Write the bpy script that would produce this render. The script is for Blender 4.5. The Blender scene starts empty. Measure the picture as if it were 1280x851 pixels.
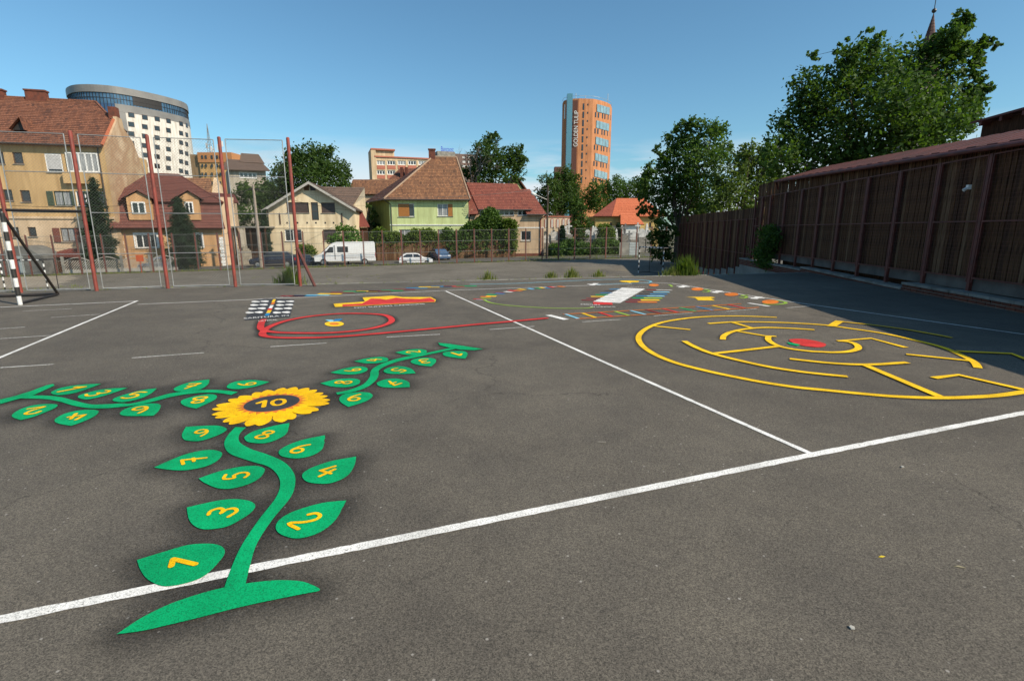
import bpy, math, random
import numpy as np
from mathutils import Vector, Matrix
R = math.radians
random.seed(7); rng = np.random.default_rng(7)
sc = bpy.context.scene; col = sc.collection
# ---------------------------------------------------------------- camera
PITCH = 0.2115; FPX = 645.0; CAMH = 1.6
cam = bpy.data.cameras.new('camera'); camo = bpy.data.objects.new('camera', cam); col.objects.link(camo)
cam.sensor_width = 36; cam.lens = FPX/1280*36; cam.clip_start = .05; cam.clip_end = 9000
camo.location = (0, 0, CAMH); camo.rotation_euler = (math.pi/2-PITCH, 0, 0); sc.camera = camo
# ---------------------------------------------------------------- sun, sky, exposure
AZ = R(60); EL = R(38)
sdir = Vector((math.sin(AZ)*math.cos(EL), -math.cos(AZ)*math.cos(EL), math.sin(EL)))
sl = bpy.data.lights.new('sun', 'SUN'); sl.energy = 4.2; sl.angle = R(.5); sl.color = (1, .87, .70)
so = bpy.data.objects.new('sun', sl); col.objects.link(so); so.rotation_euler = sdir.to_track_quat('Z', 'Y').to_euler()
w = bpy.data.worlds.new('World'); sc.world = w; w.use_nodes = True
wn = w.node_tree.nodes; wl = w.node_tree.links; wn.clear()
def N(nt, t, **k):
    n = nt.nodes.new(t)
    for a, b in k.items():
        if hasattr(n, a): setattr(n, a, b)
    return n
wt = w.node_tree
sky = N(wt, 'ShaderNodeTexSky'); sky.sky_type = 'NISHITA'; sky.sun_disc = False; sky.sun_elevation = EL; sky.sun_rotation = math.pi-AZ
sky.air_density = 1.0; sky.dust_density = 1.1; sky.ozone_density = 1.6; sky.altitude = 300
bg = N(wt, 'ShaderNodeBackground'); bg.inputs[1].default_value = .094
out = N(wt, 'ShaderNodeOutputWorld'); tc = N(wt, 'ShaderNodeTexCoord')
mp = N(wt, 'ShaderNodeMapping'); mp.inputs['Scale'].default_value = (2.6, 2.6, 19); mp.inputs['Location'].default_value = (.4, .3, .9)
nz = N(wt, 'ShaderNodeTexNoise'); nz.inputs['Scale'].default_value = 1.5; nz.inputs['Detail'].default_value = 7; nz.inputs['Roughness'].default_value = .55
rp = N(wt, 'ShaderNodeValToRGB'); rp.color_ramp.elements[0].position = .42; rp.color_ramp.elements[1].position = .57
sp = N(wt, 'ShaderNodeSeparateXYZ')
mk = N(wt, 'ShaderNodeValToRGB'); e = mk.color_ramp.elements; e[0].position = 0; e[0].color = (.8,)*3+(1,); e[1].position = .16; e[1].color = (0, 0, 0, 1)
x = mk.color_ramp.elements.new(.08); x.color = (.85,)*3+(1,); x = mk.color_ramp.elements.new(.125); x.color = (.45,)*3+(1,)
mu = N(wt, 'ShaderNodeMath', operation='MULTIPLY'); mx = N(wt, 'ShaderNodeMixRGB'); mx.inputs['Color2'].default_value = (6.2, 6.5, 6.9, 1)
wl.new(tc.outputs['Generated'], mp.inputs[0]); wl.new(mp.outputs[0], nz.inputs[0]); wl.new(nz.outputs[0], rp.inputs[0])
wl.new(tc.outputs['Generated'], sp.inputs[0]); wl.new(sp.outputs[2], mk.inputs[0]); wl.new(rp.outputs[0], mu.inputs[0]); wl.new(mk.outputs[0], mu.inputs[1])
wl.new(mu.outputs[0], mx.inputs[0])
gm = N(wt, 'ShaderNodeMixRGB', blend_type='MULTIPLY'); gm.inputs[0].default_value = 1; gm.inputs[2].default_value = (.70, 1.03, 1.08, 1)
wl.new(sky.outputs[0], gm.inputs[1]); wl.new(gm.outputs[0], mx.inputs['Color1']); wl.new(mx.outputs[0], bg.inputs[0]); wl.new(bg.outputs[0], out.inputs[0])
sc.view_settings.view_transform = 'Standard'; sc.view_settings.look = 'None'; sc.view_settings.exposure = .5; sc.view_settings.gamma = 1
sc.view_settings.use_curve_mapping = False
# ---------------------------------------------------------------- measuring helpers (photo pixel -> place)
CT, ST = math.cos(PITCH), math.sin(PITCH)
def ray(px, py):
    dx = (px-640)/FPX; dy = (py-425.5)/FPX
    return Vector((dx, CT-dy*ST, -ST-dy*CT))
def W(px, py, Y):
    d = ray(px, py); t = Y/d.y; return Vector((d.x*t, Y, CAMH+d.z*t))
def G(px, py, z=0.0):
    d = ray(px, py); t = (z-CAMH)/d.z; return Vector((d.x*t, d.y*t, z))
ED = Vector((.969, .247, 0)).normalized(); EN = Vector((-ED.y, ED.x, 0)); P0 = Vector((0, 16.65, 0))
def dd(X, Y): return (X-P0.x)*EN.x+(Y-P0.y)*EN.y
def hz(X, Y):
    d = dd(X, Y); zg = -1.85+.0145*max(-60, min(30, X))
    if d < 0: return 0.0
    z = -.11*d*d/(d+.6)
    return max(z, zg) if z-zg > .3 or z < zg-.3 else (z+zg)/2+math.sqrt(((z-zg)/2)**2+.0056)-.0 if True else z
def SD(s, d, up=0):
    p = P0+ED*s+EN*d; return Vector((p.x, p.y, hz(p.x, p.y)+up))
def GY(px, d):      # point on the ground under pixel column px at distance d beyond the court edge
    k = (px-640)/FPX/CT
    for _ in range(3):
        Y = (d+P0.y*EN.y)/(EN.y+k*EN.x)
    # the column leans a little with the pitch; good enough for standing things
    return Vector((k*Y, Y, hz(k*Y, Y)))
def SX(px, d): p = GY(px, d); return (p.x-P0.x)*ED.x+(p.y-P0.y)*ED.y
# ---------------------------------------------------------------- materials
MC = {}
def mat(name, c1, c2=None, rough=.8, scale=4, detail=4, bump=0, bscale=None, metal=0, c3=None, uv=False, mapping=None, spec=None, lo=.35, hi=.65, coat=0):
    if name in MC: return MC[name]
    m = bpy.data.materials.new(name); m.use_nodes = True; nt = m.node_tree; b = nt.nodes['Principled BSDF']
    b.inputs['Roughness'].default_value = rough; b.inputs['Metallic'].default_value = metal
    if spec is not None: b.inputs['Specular IOR Level'].default_value = spec
    if coat: b.inputs['Coat Weight'].default_value = coat
    t = N(nt, 'ShaderNodeTexCoord'); src = t.outputs['UV' if uv else 'Object']
    if mapping:
        mm = N(nt, 'ShaderNodeMapping'); mm.inputs['Scale'].default_value = mapping; nt.links.new(src, mm.inputs[0]); src = mm.outputs[0]
    if c2 is None: c2 = tuple(v*.82 for v in c1)
    n = N(nt, 'ShaderNodeTexNoise'); n.inputs['Scale'].default_value = scale; n.inputs['Detail'].default_value = detail; nt.links.new(src, n.inputs[0])
    r = N(nt, 'ShaderNodeValToRGB'); r.color_ramp.elements[0].position = lo; r.color_ramp.elements[1].position = hi
    r.color_ramp.elements[0].color = (*c1, 1); r.color_ramp.elements[1].color = (*c2, 1)
    if c3: q = r.color_ramp.elements.new(.5*(lo+hi)); q.color = (*c3, 1)
    nt.links.new(n.outputs[0], r.inputs[0]); nt.links.new(r.outputs[0], b.inputs['Base Color'])
    if bump:
        n2 = N(nt, 'ShaderNodeTexNoise'); n2.inputs['Scale'].default_value = bscale or scale*4; n2.inputs['Detail'].default_value = 5; nt.links.new(src, n2.inputs[0])
        bp = N(nt, 'ShaderNodeBump'); bp.inputs['Strength'].default_value = bump; bp.inputs['Distance'].default_value = .02
        nt.links.new(n2.outputs[0], bp.inputs['Height']); nt.links.new(bp.outputs[0], b.inputs['Normal'])
    MC[name] = m; return m
def asphalt(name, dark, light, grain=220, patch=None):
    m = bpy.data.materials.new(name); m.use_nodes = True; nt = m.node_tree; b = nt.nodes['Principled BSDF']; L = nt.links
    b.inputs['Roughness'].default_value = .88; b.inputs['Specular IOR Level'].default_value = .3
    t = N(nt, 'ShaderNodeTexCoord')
    def ns(s, d=3, r=.5):
        n = N(nt, 'ShaderNodeTexNoise'); n.inputs['Scale'].default_value = s; n.inputs['Detail'].default_value = d; n.inputs['Roughness'].default_value = r; L.new(t.outputs['Object'], n.inputs[0]); return n
    def ramp(src, p0, c0, p1, c1):
        r = N(nt, 'ShaderNodeValToRGB'); r.color_ramp.elements[0].position = p0; r.color_ramp.elements[1].position = p1
        r.color_ramp.elements[0].color = (*c0, 1); r.color_ramp.elements[1].color = (*c1, 1); L.new(src, r.inputs[0]); return r
    base = ramp(ns(.3, 7, .66).outputs[0], .36, dark, .64, light)
    v = N(nt, 'ShaderNodeTexVoronoi'); v.inputs['Scale'].default_value = grain; L.new(t.outputs['Object'], v.inputs[0])
    sv = N(nt, 'ShaderNodeSeparateColor'); L.new(v.outputs['Color'], sv.inputs[0])
    gr = ramp(sv.outputs[0], 0, (.5, .5, .5), 1, (1.6, 1.58, 1.52)); 
    g2 = ramp(ns(55, 4, .7).outputs[0], .25, (.72, .72, .72), .75, (1.3, 1.28, 1.25))
    g3 = ramp(ns(1.7, 6, .72).outputs[0], .3, (.84, .84, .85), .7, (1.17, 1.16, 1.13))
    cur = base.outputs[0]
    for g_ in (gr, g2, g3):
        mm = N(nt, 'ShaderNodeMixRGB', blend_type='MULTIPLY'); mm.inputs[0].default_value = 1; L.new(cur, mm.inputs[1]); L.new(g_.outputs[0], mm.inputs[2]); cur = mm.outputs[0]
    # pale stone chips
    v2 = N(nt, 'ShaderNodeTexVoronoi'); v2.inputs['Scale'].default_value = 26; L.new(t.outputs['Object'], v2.inputs[0])
    s2 = N(nt, 'ShaderNodeSeparateColor'); L.new(v2.outputs['Color'], s2.inputs[0])
    ch = ramp(s2.outputs[1], .955, (0, 0, 0), .96, (1, 1, 1)); dn = ramp(v2.outputs['Distance'], .12, (1, 1, 1), .2, (0, 0, 0))
    k = N(nt, 'ShaderNodeMixRGB', blend_type='MULTIPLY'); k.inputs[0].default_value = 1; L.new(ch.outputs[0], k.inputs[1]); L.new(dn.outputs[0], k.inputs[2])
    mm = N(nt, 'ShaderNodeMixRGB'); mm.inputs[2].default_value = (.3, .28, .25, 1); L.new(k.outputs[0], mm.inputs[0]); L.new(cur, mm.inputs[1]); cur = mm.outputs[0]
    # hairline cracks
    vc = N(nt, 'ShaderNodeTexVoronoi'); vc.feature = 'DISTANCE_TO_EDGE'; vc.inputs['Scale'].default_value = .34
    wv = ns(1.6, 5, .7); ad = N(nt, 'ShaderNodeMixRGB', blend_type='ADD'); ad.inputs[0].default_value = .55; L.new(t.outputs['Object'], ad.inputs[1]); L.new(wv.outputs['Color'], ad.inputs[2]); L.new(ad.outputs[0], vc.inputs[0])
    cr = ramp(vc.outputs['Distance'], .0, (.5, .5, .5), .004, (1, 1, 1)); ck = ramp(ns(.3, 3).outputs[0], .46, (0, 0, 0), .56, (1, 1, 1))
    mm = N(nt, 'ShaderNodeMixRGB', blend_type='MULTIPLY'); L.new(ck.outputs[0], mm.inputs[0]); L.new(cur, mm.inputs[1]); L.new(cr.outputs[0], mm.inputs[2]); cur = mm.outputs[0]
    if patch:
        pm = ramp(ns(patch[0], 5, .6).outputs[0], patch[2], (0, 0, 0), patch[3], (1, 1, 1))
        mm = N(nt, 'ShaderNodeMixRGB'); L.new(pm.outputs[0], mm.inputs[0]); L.new(cur, mm.inputs[1]); mm.inputs[2].default_value = (*patch[1], 1); cur = mm.outputs[0]
    L.new(cur, b.inputs['Base Color'])
    bp = N(nt, 'ShaderNodeBump'); bp.inputs['Strength'].default_value = .55; bp.inputs['Distance'].default_value = .006
    L.new(sv.outputs[0], bp.inputs['Height']); L.new(bp.outputs[0], b.inputs['Normal'])
    return m
def paint(name, c, wear=.93):
    if name in MC: return MC[name]
    m = bpy.data.materials.new(name); m.use_nodes = True; nt = m.node_tree; b = nt.nodes['Principled BSDF']; L = nt.links
    b.inputs['Roughness'].default_value = .7; b.inputs['Specular IOR Level'].default_value = .15; t = N(nt, 'ShaderNodeTexCoord')
    n = N(nt, 'ShaderNodeTexNoise'); n.inputs['Scale'].default_value = 90; n.inputs['Detail'].default_value = 5; n.inputs['Roughness'].default_value = .7; L.new(t.outputs['Object'], n.inputs[0])
    n3 = N(nt, 'ShaderNodeTexNoise'); n3.inputs['Scale'].default_value = 5; n3.inputs['Detail'].default_value = 5; L.new(t.outputs['Object'], n3.inputs[0])
    r = N(nt, 'ShaderNodeValToRGB'); r.color_ramp.elements[0].position = .3; r.color_ramp.elements[1].position = .7
    r.color_ramp.elements[0].color = (*[v*.86 for v in c], 1); r.color_ramp.elements[1].color = (*[min(1, v*1.1) for v in c], 1); L.new(n3.outputs[0], r.inputs[0])
    r2 = N(nt, 'ShaderNodeValToRGB'); r2.color_ramp.elements[0].position = wear-.27; r2.color_ramp.elements[1].position = wear-.2
    L.new(n.outputs[0], r2.inputs[0]); mx_ = N(nt, 'ShaderNodeMixRGB'); L.new(r2.outputs[0], mx_.inputs[0]); L.new(r.outputs[0], mx_.inputs[1]); mx_.inputs[2].default_value = (.06, .055, .05, 1)
    v = N(nt, 'ShaderNodeTexVoronoi'); v.inputs['Scale'].default_value = 200; L.new(t.outputs['Object'], v.inputs[0])
    vs_ = N(nt, 'ShaderNodeSeparateColor'); L.new(v.outputs['Color'], vs_.inputs[0]); vr = N(nt, 'ShaderNodeValToRGB'); vr.color_ramp.elements[0].color = (.62, .62, .62, 1); vr.color_ramp.elements[0].position = .0; vr.color_ramp.elements[1].position = .55; vr.color_ramp.elements[1].color = (1.08, 1.08, 1.08, 1); L.new(vs_.outputs[0], vr.inputs[0])
    n4 = N(nt, 'ShaderNodeTexNoise'); n4.inputs['Scale'].default_value = 1.3; n4.inputs['Detail'].default_value = 7; n4.inputs['Roughness'].default_value = .7; L.new(t.outputs['Object'], n4.inputs[0]); r4 = N(nt, 'ShaderNodeValToRGB'); r4.color_ramp.elements[0].position = .38; r4.color_ramp.elements[1].position = .58; r4.color_ramp.elements[0].color = (.84, .84, .83, 1); r4.color_ramp.elements[1].color = (1.04, 1.04, 1.04, 1); L.new(n4.outputs[0], r4.inputs[0])
    cur = mx_.outputs[0]
    for k_ in (vr, r4):
        x_ = N(nt, 'ShaderNodeMixRGB', blend_type='MULTIPLY'); x_.inputs[0].default_value = 1; L.new(cur, x_.inputs[1]); L.new(k_.outputs[0], x_.inputs[2]); cur = x_.outputs[0]
    L.new(cur, b.inputs['Base Color'])
    bp = N(nt, 'ShaderNodeBump'); bp.inputs['Strength'].default_value = .35; bp.inputs['Distance'].default_value = .004; L.new(v.outputs['Distance'], bp.inputs['Height']); L.new(bp.outputs[0], b.inputs['Normal'])
    MC[name] = m; return m
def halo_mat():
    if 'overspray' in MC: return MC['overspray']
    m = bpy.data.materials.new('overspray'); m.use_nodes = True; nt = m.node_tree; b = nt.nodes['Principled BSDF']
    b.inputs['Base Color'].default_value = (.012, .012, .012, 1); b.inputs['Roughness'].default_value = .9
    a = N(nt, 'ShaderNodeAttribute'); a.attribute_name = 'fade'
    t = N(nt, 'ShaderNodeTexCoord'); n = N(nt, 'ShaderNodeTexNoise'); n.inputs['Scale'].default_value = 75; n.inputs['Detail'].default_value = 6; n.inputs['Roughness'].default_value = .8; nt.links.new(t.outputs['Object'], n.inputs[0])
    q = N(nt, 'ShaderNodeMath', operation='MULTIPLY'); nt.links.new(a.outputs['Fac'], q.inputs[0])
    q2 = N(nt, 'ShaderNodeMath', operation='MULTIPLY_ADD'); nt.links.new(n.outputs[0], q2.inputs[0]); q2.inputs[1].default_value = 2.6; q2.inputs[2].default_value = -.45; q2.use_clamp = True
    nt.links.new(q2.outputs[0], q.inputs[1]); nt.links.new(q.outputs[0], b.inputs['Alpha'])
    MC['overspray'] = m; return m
def tilemat(name, cols, tw=.22, th=.3):
    if name in MC: return MC[name]
    m = bpy.data.materials.new(name); m.use_nodes = True; nt = m.node_tree; b = nt.nodes['Principled BSDF']; L = nt.links; b.inputs['Roughness'].default_value = .8
    t = N(nt, 'ShaderNodeTexCoord'); br = N(nt, 'ShaderNodeTexBrick'); L.new(t.outputs['UV'], br.inputs[0])
    br.inputs['Scale'].default_value = 1; br.inputs['Brick Width'].default_value = tw; br.inputs['Row Height'].default_value = th; br.inputs['Mortar Size'].default_value = .012
    br.inputs['Color1'].default_value = (0, 0, 0, 1); br.inputs['Color2'].default_value = (1, 1, 1, 1); br.inputs['Mortar'].default_value = (.5, .5, .5, 1)
    n = N(nt, 'ShaderNodeTexNoise'); n.inputs['Scale'].default_value = .9; n.inputs['Detail'].default_value = 6; n.inputs['Roughness'].default_value = .7; L.new(t.outputs['UV'], n.inputs[0])
    mix = N(nt, 'ShaderNodeMixRGB'); mix.inputs[0].default_value = .5; L.new(br.outputs[0], mix.inputs[1]); L.new(n.outputs[0], mix.inputs[2])
    r = N(nt, 'ShaderNodeValToRGB'); r.color_ramp.elements[0].position = .22; r.color_ramp.elements[1].position = .8
    r.color_ramp.elements[0].color = (*cols[0], 1); r.color_ramp.elements[1].color = (*cols[-1], 1)
    for i, c in enumerate(cols[1:-1]): q = r.color_ramp.elements.new(.22+.58*(i+1)/(len(cols)-1)); q.color = (*c, 1)
    L.new(mix.outputs[0], r.inputs[0]); m2 = N(nt, 'ShaderNodeMixRGB', blend_type='MULTIPLY'); m2.inputs[2].default_value = (.35, .3, .3, 1)
    L.new(br.outputs['Fac'], m2.inputs[0]); L.new(r.outputs[0], m2.inputs[1]); L.new(m2.outputs[0], b.inputs['Base Color'])
    MC[name] = m; return m
def leafmat(name, c1, c2):
    if name in MC: return MC[name]
    m = bpy.data.materials.new(name); m.use_nodes = True; nt = m.node_tree; b = nt.nodes['Principled BSDF']; L = nt.links
    b.inputs['Roughness'].default_value = .6; b.inputs['Specular IOR Level'].default_value = .18
    g = N(nt, 'ShaderNodeNewGeometry'); t = N(nt, 'ShaderNodeTexCoord'); n = N(nt, 'ShaderNodeTexNoise'); n.inputs['Scale'].default_value = .5; n.inputs['Detail'].default_value = 3; L.new(t.outputs['Object'], n.inputs[0])
    mi = N(nt, 'ShaderNodeMixRGB'); mi.inputs[0].default_value = .5; L.new(g.outputs['Random Per Island'], mi.inputs[1]); L.new(n.outputs[0], mi.inputs[2])
    r = N(nt, 'ShaderNodeValToRGB'); r.color_ramp.elements[0].position = .2; r.color_ramp.elements[1].position = .8
    r.color_ramp.elements[0].color = (*c1, 1); r.color_ramp.elements[1].color = (*c2, 1); L.new(mi.outputs[0], r.inputs[0]); L.new(r.outputs[0], b.inputs['Base Color'])
    tr = N(nt, 'ShaderNodeBsdfTranslucent'); mm = N(nt, 'ShaderNodeMixRGB', blend_type='MULTIPLY'); mm.inputs[0].default_value = 1; L.new(r.outputs[0], mm.inputs[1]); mm.inputs[2].default_value = (1.6, 1.7, .6, 1)
    L.new(mm.outputs[0], tr.inputs[0]); ms = N(nt, 'ShaderNodeMixShader'); ms.inputs[0].default_value = .36
    L.new(b.outputs[0], ms.inputs[1]); L.new(tr.outputs[0], ms.inputs[2]); L.new(ms.outputs[0], nt.nodes['Material Output'].inputs[0])
    MC[name] = m; return m
def glassm(name, c, rough=.06):
    if name in MC: return MC[name]
    m = mat(name, c, tuple(v*.6 for v in c), rough=rough, scale=.7); m.node_tree.nodes['Principled BSDF'].inputs['Specular IOR Level'].default_value = .8; return m
M_ = dict(
 red=mat('red_post_paint', (.27, .05, .034), (.17, .042, .03), .55, 6), rust=mat('rusty_red_steel', (.16, .05, .035), (.09, .035, .028), .7, 5),
 dred=mat('dark_red_steel', (.14, .032, .022), (.075, .02, .015), .6, 4), grey=mat('galvanised_steel', (.42, .42, .40), (.3, .3, .29), .45, 8, metal=.5),
 wire=mat('galvanised_wire', (.2, .2, .185), rough=.5, metal=.4), dark=mat('black_steel', (.015, .015, .015), (.03, .022, .018), .5, 8),
 white=mat('white_gloss', (.75, .75, .73), (.6, .6, .58), .35, 7), black=mat('black_gloss', (.02, .02, .02), (.04, .035, .03), .4, 7),
 plank=mat('weathered_plank', (.15, .075, .036), (.04, .02, .011), .85, 5, mapping=(6, 6, .5), bump=.4, c3=(.085, .042, .022), lo=.3, hi=.7),
 plank2=mat('bleached_plank', (.22, .13, .072), (.08, .045, .026), .85, 5, mapping=(6, 6, .5), bump=.4), plank3=mat('dark_plank', (.085, .042, .024), (.03, .016, .010), .9, 5, mapping=(6, 6, .5), bump=.4),
 brick=mat('old_red_brick', (.17, .06, .04), (.1, .045, .035), .9, 3, bump=.3), conc=mat('grey_concrete', (.28, .27, .24), (.17, .165, .15), .9, 1.4, 6, bump=.3, bscale=25),
 cope=mat('pale_coping_stone', (.3, .28, .25), (.16, .15, .13), .9, 2.5, 6, bump=.3), trunk=mat('bark', (.09, .065, .045), (.045, .035, .028), .95, 3, mapping=(4, 4, .8), bump=.6),
 win=glassm('dark_window_glass', (.025, .03, .035)), winb=glassm('blue_window_glass', (.06, .13, .22)), curt=mat('pale_curtain_behind_glass', (.35, .36, .36), (.12, .13, .14), .25, 3, mapping=(6, 6, .3)),
 frame=mat('white_window_frame', (.72, .72, .7), rough=.4), brownframe=mat('brown_window_frame', (.10, .06, .04), rough=.5), gutter=mat('dark_gutter', (.06, .05, .045), rough=.5),
)
for k_ in ('plank', 'plank2', 'plank3', 'brick', 'cope', 'conc'): M_[k_].node_tree.nodes['Principled BSDF'].inputs['Specular IOR Level'].default_value = .12
# ---------------------------------------------------------------- mesh helpers
ORG = {}
class MB:
    def __init__(s): s.v = []; s.f = []; s.att = None
    def add(s, vs, fs):
        o = len(s.v); s.v += [Vector(p) for p in vs]; s.f += [tuple(i+o for i in f) for f in fs]; return s
    def poly(s, pts): return s.add(pts, [tuple(range(len(pts)))])
    def hexa(s, b, t):   # two rings
        n = len(b); return s.add(list(b)+list(t), [tuple(range(n))[::-1], tuple(range(n, 2*n))]+[(i, (i+1) % n, n+(i+1) % n, n+i) for i in range(n)])
    def box(s, c, sx, sy, sz, u=Vector((1, 0, 0))):
        c = Vector(c); u = Vector(u).normalized(); v = Vector((-u.y, u.x, 0)); z = Vector((0, 0, 1))
        q = [c+u*a*sx/2+v*b*sy/2 for a, b in ((-1, -1), (1, -1), (1, 1), (-1, 1))]
        return s.hexa([p-z*sz/2 for p in q], [p+z*sz/2 for p in q])
    def tube(s, a, b, r, r2=None, n=8):
        a = Vector(a); b = Vector(b); d = b-a
        if d.length < 1e-6: return s
        d.normalize(); x = d.orthogonal().normalized(); y = d.cross(x); r2 = r if r2 is None else r2
        cs = [(math.cos(2*math.pi*i/n), math.sin(2*math.pi*i/n)) for i in range(n)]
        return s.hexa([a+x*c*r+y*k*r for c, k in cs], [b+x*c*r2+y*k*r2 for c, k in cs])
    def path(s, pts, r, n=6):
        for a, b in zip(pts, pts[1:]): s.tube(a, b, r, n=n)
        return s
    def build(s, name, m, parent=None, base=None, smooth=False, label=None, **props):
        me = bpy.data.meshes.new(name)
        if parent is not None: o0 = ORG[parent.name]
        elif base is not None: o0 = Vector(base)
        else: o0 = Vector((0, 0, 0))
        me.from_pydata([tuple(p-o0) for p in s.v], [], s.f); me.materials.append(m)
        uvl = me.uv_layers.new(name='UVMap').data
        for p in me.polygons:
            n = p.normal; u = Vector((-n.y, n.x, 0))
            u = u.normalized() if u.length > .05 else Vector((1, 0, 0)); v = n.cross(u)
            for li in p.loop_indices:
                q = me.vertices[me.loops[li].vertex_index].co; uvl[li].uv = (q.dot(u), q.dot(v))
        if smooth:
            for p in me.polygons: p.use_smooth = True
        ob = bpy.data.objects.new(name, me); col.objects.link(ob)
        if parent is not None: ob.parent = parent
        else: ob.location = o0
        ORG[ob.name] = o0
        if label: ob['label'] = label
        for k, v in props.items(): ob[k] = v
        return ob
def thing(name, label, cat, loc, group=None, **p):
    o = bpy.data.objects.new(name, None); col.objects.link(o); o.location = loc; o.empty_display_size = .2
    ORG[o.name] = Vector(loc); o['label'] = label; o['category'] = cat
    if group: o['group'] = group
    for k, v in p.items(): o[k] = v
    return o
def tag(o, label, cat, group=None):
    o['label'] = label; o['category'] = cat
    if group: o['group'] = group
    return o
def copy_tree(o, parent=None, label=None, loc=None, rz=None):
    c = o.copy(); col.objects.link(c)
    if parent: c.parent = parent
    if loc is not None: c.location = loc
    if rz is not None: c.rotation_euler[2] = rz
    if label: c['label'] = label
    ORG[c.name] = Vector(c.location)
    for ch in list(o.children): copy_tree(ch, c)
    return c
Z = Vector((0, 0, 1))
# ================================================================= GROUND
def sheet(name, ss, ds, up, m, **p):
    b = MB(); n = len(ds); vs = [SD(s, d, up) for s in ss for d in ds]
    fs = [(i*n+j, (i+1)*n+j, (i+1)*n+j+1, i*n+j+1) for i in range(len(ss)-1) for j in range(n-1)]
    b.add(vs, fs); return b.build(name, m, None, kind='structure', smooth=True, **p)
fine = [-.6, -.3, 0, .3, .6, 1, 1.5, 2, 3, 4, 6, 8, 10, 12, 14, 15, 16, 17, 18, 19, 20, 21, 22, 24, 28, 34, 38, 40]
sxs = [-90, -70, -60, -50, -40, -30, -20, -14, -8, 0, 8, 14, 20, 28, 36, 50, 80]
terr = mat('dry_grass_soil', (.07, .075, .03), (.15, .12, .08), .95, .6, 7, bump=.6, bscale=9, c3=(.09, .09, .04))
tb = sheet('terrain', [-4000, -900, -300, -120]+sxs+[140, 400, 1200, 4000], [-60, -10]+fine+[60, 120, 400, 1500, 5000], -.03, terr)
court = sheet('court_asphalt', sxs, [-45, -30, -20, -10, -5, -2]+[-.6, -.3, 0, .25], 0, asphalt('court_asphalt', (.083, .075, .065), (.122, .111, .095)))
yard = sheet('yard_asphalt', [s for s in sxs if s > -75], [.5]+[f for f in fine if f > .5 and f < 40]+[39.2], 0.0, asphalt('yard_asphalt', (.10, .092, .078), (.15, .138, .118), 60, (.12, (.20, .17, .12), .6, .72)))
street = sheet('street', sxs, [41, 44, 48.5], 0.01, asphalt('street_asphalt', (.07, .068, .062), (.10, .096, .09), 60))
b = MB()
for i in range(60):
    a = SD(-60+i*2, .36, -.035); c = SD(-58.03+i*2, .36, -.035); b.box((a+c)/2, 1.96, .14, .1+random.uniform(-.006, .006), c-a)
b.build('kerb', M_['conc'], None, kind='structure')
# gravel patch beyond the tall fence
b = MB(); pts = [SD(s, d, .006) for s, d in ((-62, 17), (-45, 14), (-34, 17), (-24, 24), (-22, 30), (-24, 36), (-36, 38.5), (-62, 38.5))]
gp = []
for s in np.linspace(-62, -21, 22):
    for d in np.linspace(15, 38.5, 14):
        gp.append((s, d))
def inside(s, d):
    p = P0+ED*s+EN*d; px = 640+p.x/p.y*CT*FPX; return px < 50+2.1*(d-15)+6*math.sin(s*.6)+4*math.sin(s*1.9)
for i in range(60):
    for j in range(36):
        s = -64+i*.8; d = 14+j*.69
        if inside(s, d) and d < 38.3: b.poly([SD(s, d, .006), SD(s+.8, d, .006), SD(s+.8, d+.69, .006), SD(s, d+.69, .006)])
b.build('gravel_patch', mat('gravel', (.20, .165, .12), (.30, .26, .20), .95, 2, 8, bump=.6, bscale=30), None, kind='structure')

# ---------------------------------------------------------------- painted marks
def cr(pts, closed=False, n=8):
    P = [Vector(p) for p in pts]; o = []; m = len(P)
    for i in range(m if closed else m-1):
        g = (lambda k: P[k % m]) if closed else (lambda k: P[max(0, min(m-1, k))])
        a, b_, c, d = g(i-1), g(i), g(i+1), g(i+2)
        for k in range(n):
            t = k/n; o.append(.5*((2*b_)+(c-a)*t+(2*a-5*b_+4*c-d)*t*t+(3*b_-a-3*c+d)*t**3))
    if not closed: o.append(P[-1])
    return o
def lift(p, z): return Vector((p.x, p.y, hz(p.x, p.y)+z))
def ribbon(b, pts, w, z, closed=False, cap=True):
    n = len(pts); ws = w if isinstance(w, (list, tuple)) else [w]*n; L = []; Rr = []
    for i, p in enumerate(pts):
        a = pts[i-1] if (i or closed) else pts[0]; c = pts[(i+1) % n] if (i < n-1 or closed) else pts[-1]
        t = (c-a); t.z = 0
        if t.length < 1e-9: t = Vector((1, 0, 0))
        t.normalize(); nn = Vector((-t.y, t.x, 0)); zi = z+min(i, 300)*(6e-6 if n < 200 else 1e-6); L.append(lift(p+nn*ws[i]/2, zi)); Rr.append(lift(p-nn*ws[i]/2, zi))
    vs = []
    for l, r in zip(L, Rr): vs += [l, r]
    fs = [(2*i, 2*i+1, 2*i+3, 2*i+2) for i in range(n-1)]
    if closed: fs.append((2*n-2, 2*n-1, 1, 0))
    b.add(vs, [f[::-1] if False else f for f in fs]); 
    if cap and not closed:
        for p, q, w_ in ((pts[0], pts[1], ws[0]), (pts[-1], pts[-2], ws[-1])):
            t = (p-q).normalized(); nn = Vector((-t.y, t.x, 0)); ring = [lift(p+(nn*math.cos(k*math.pi/6)+t*math.sin(k*math.pi/6))*w_/2, z) for k in range(7)]
            b.poly(ring)
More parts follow.
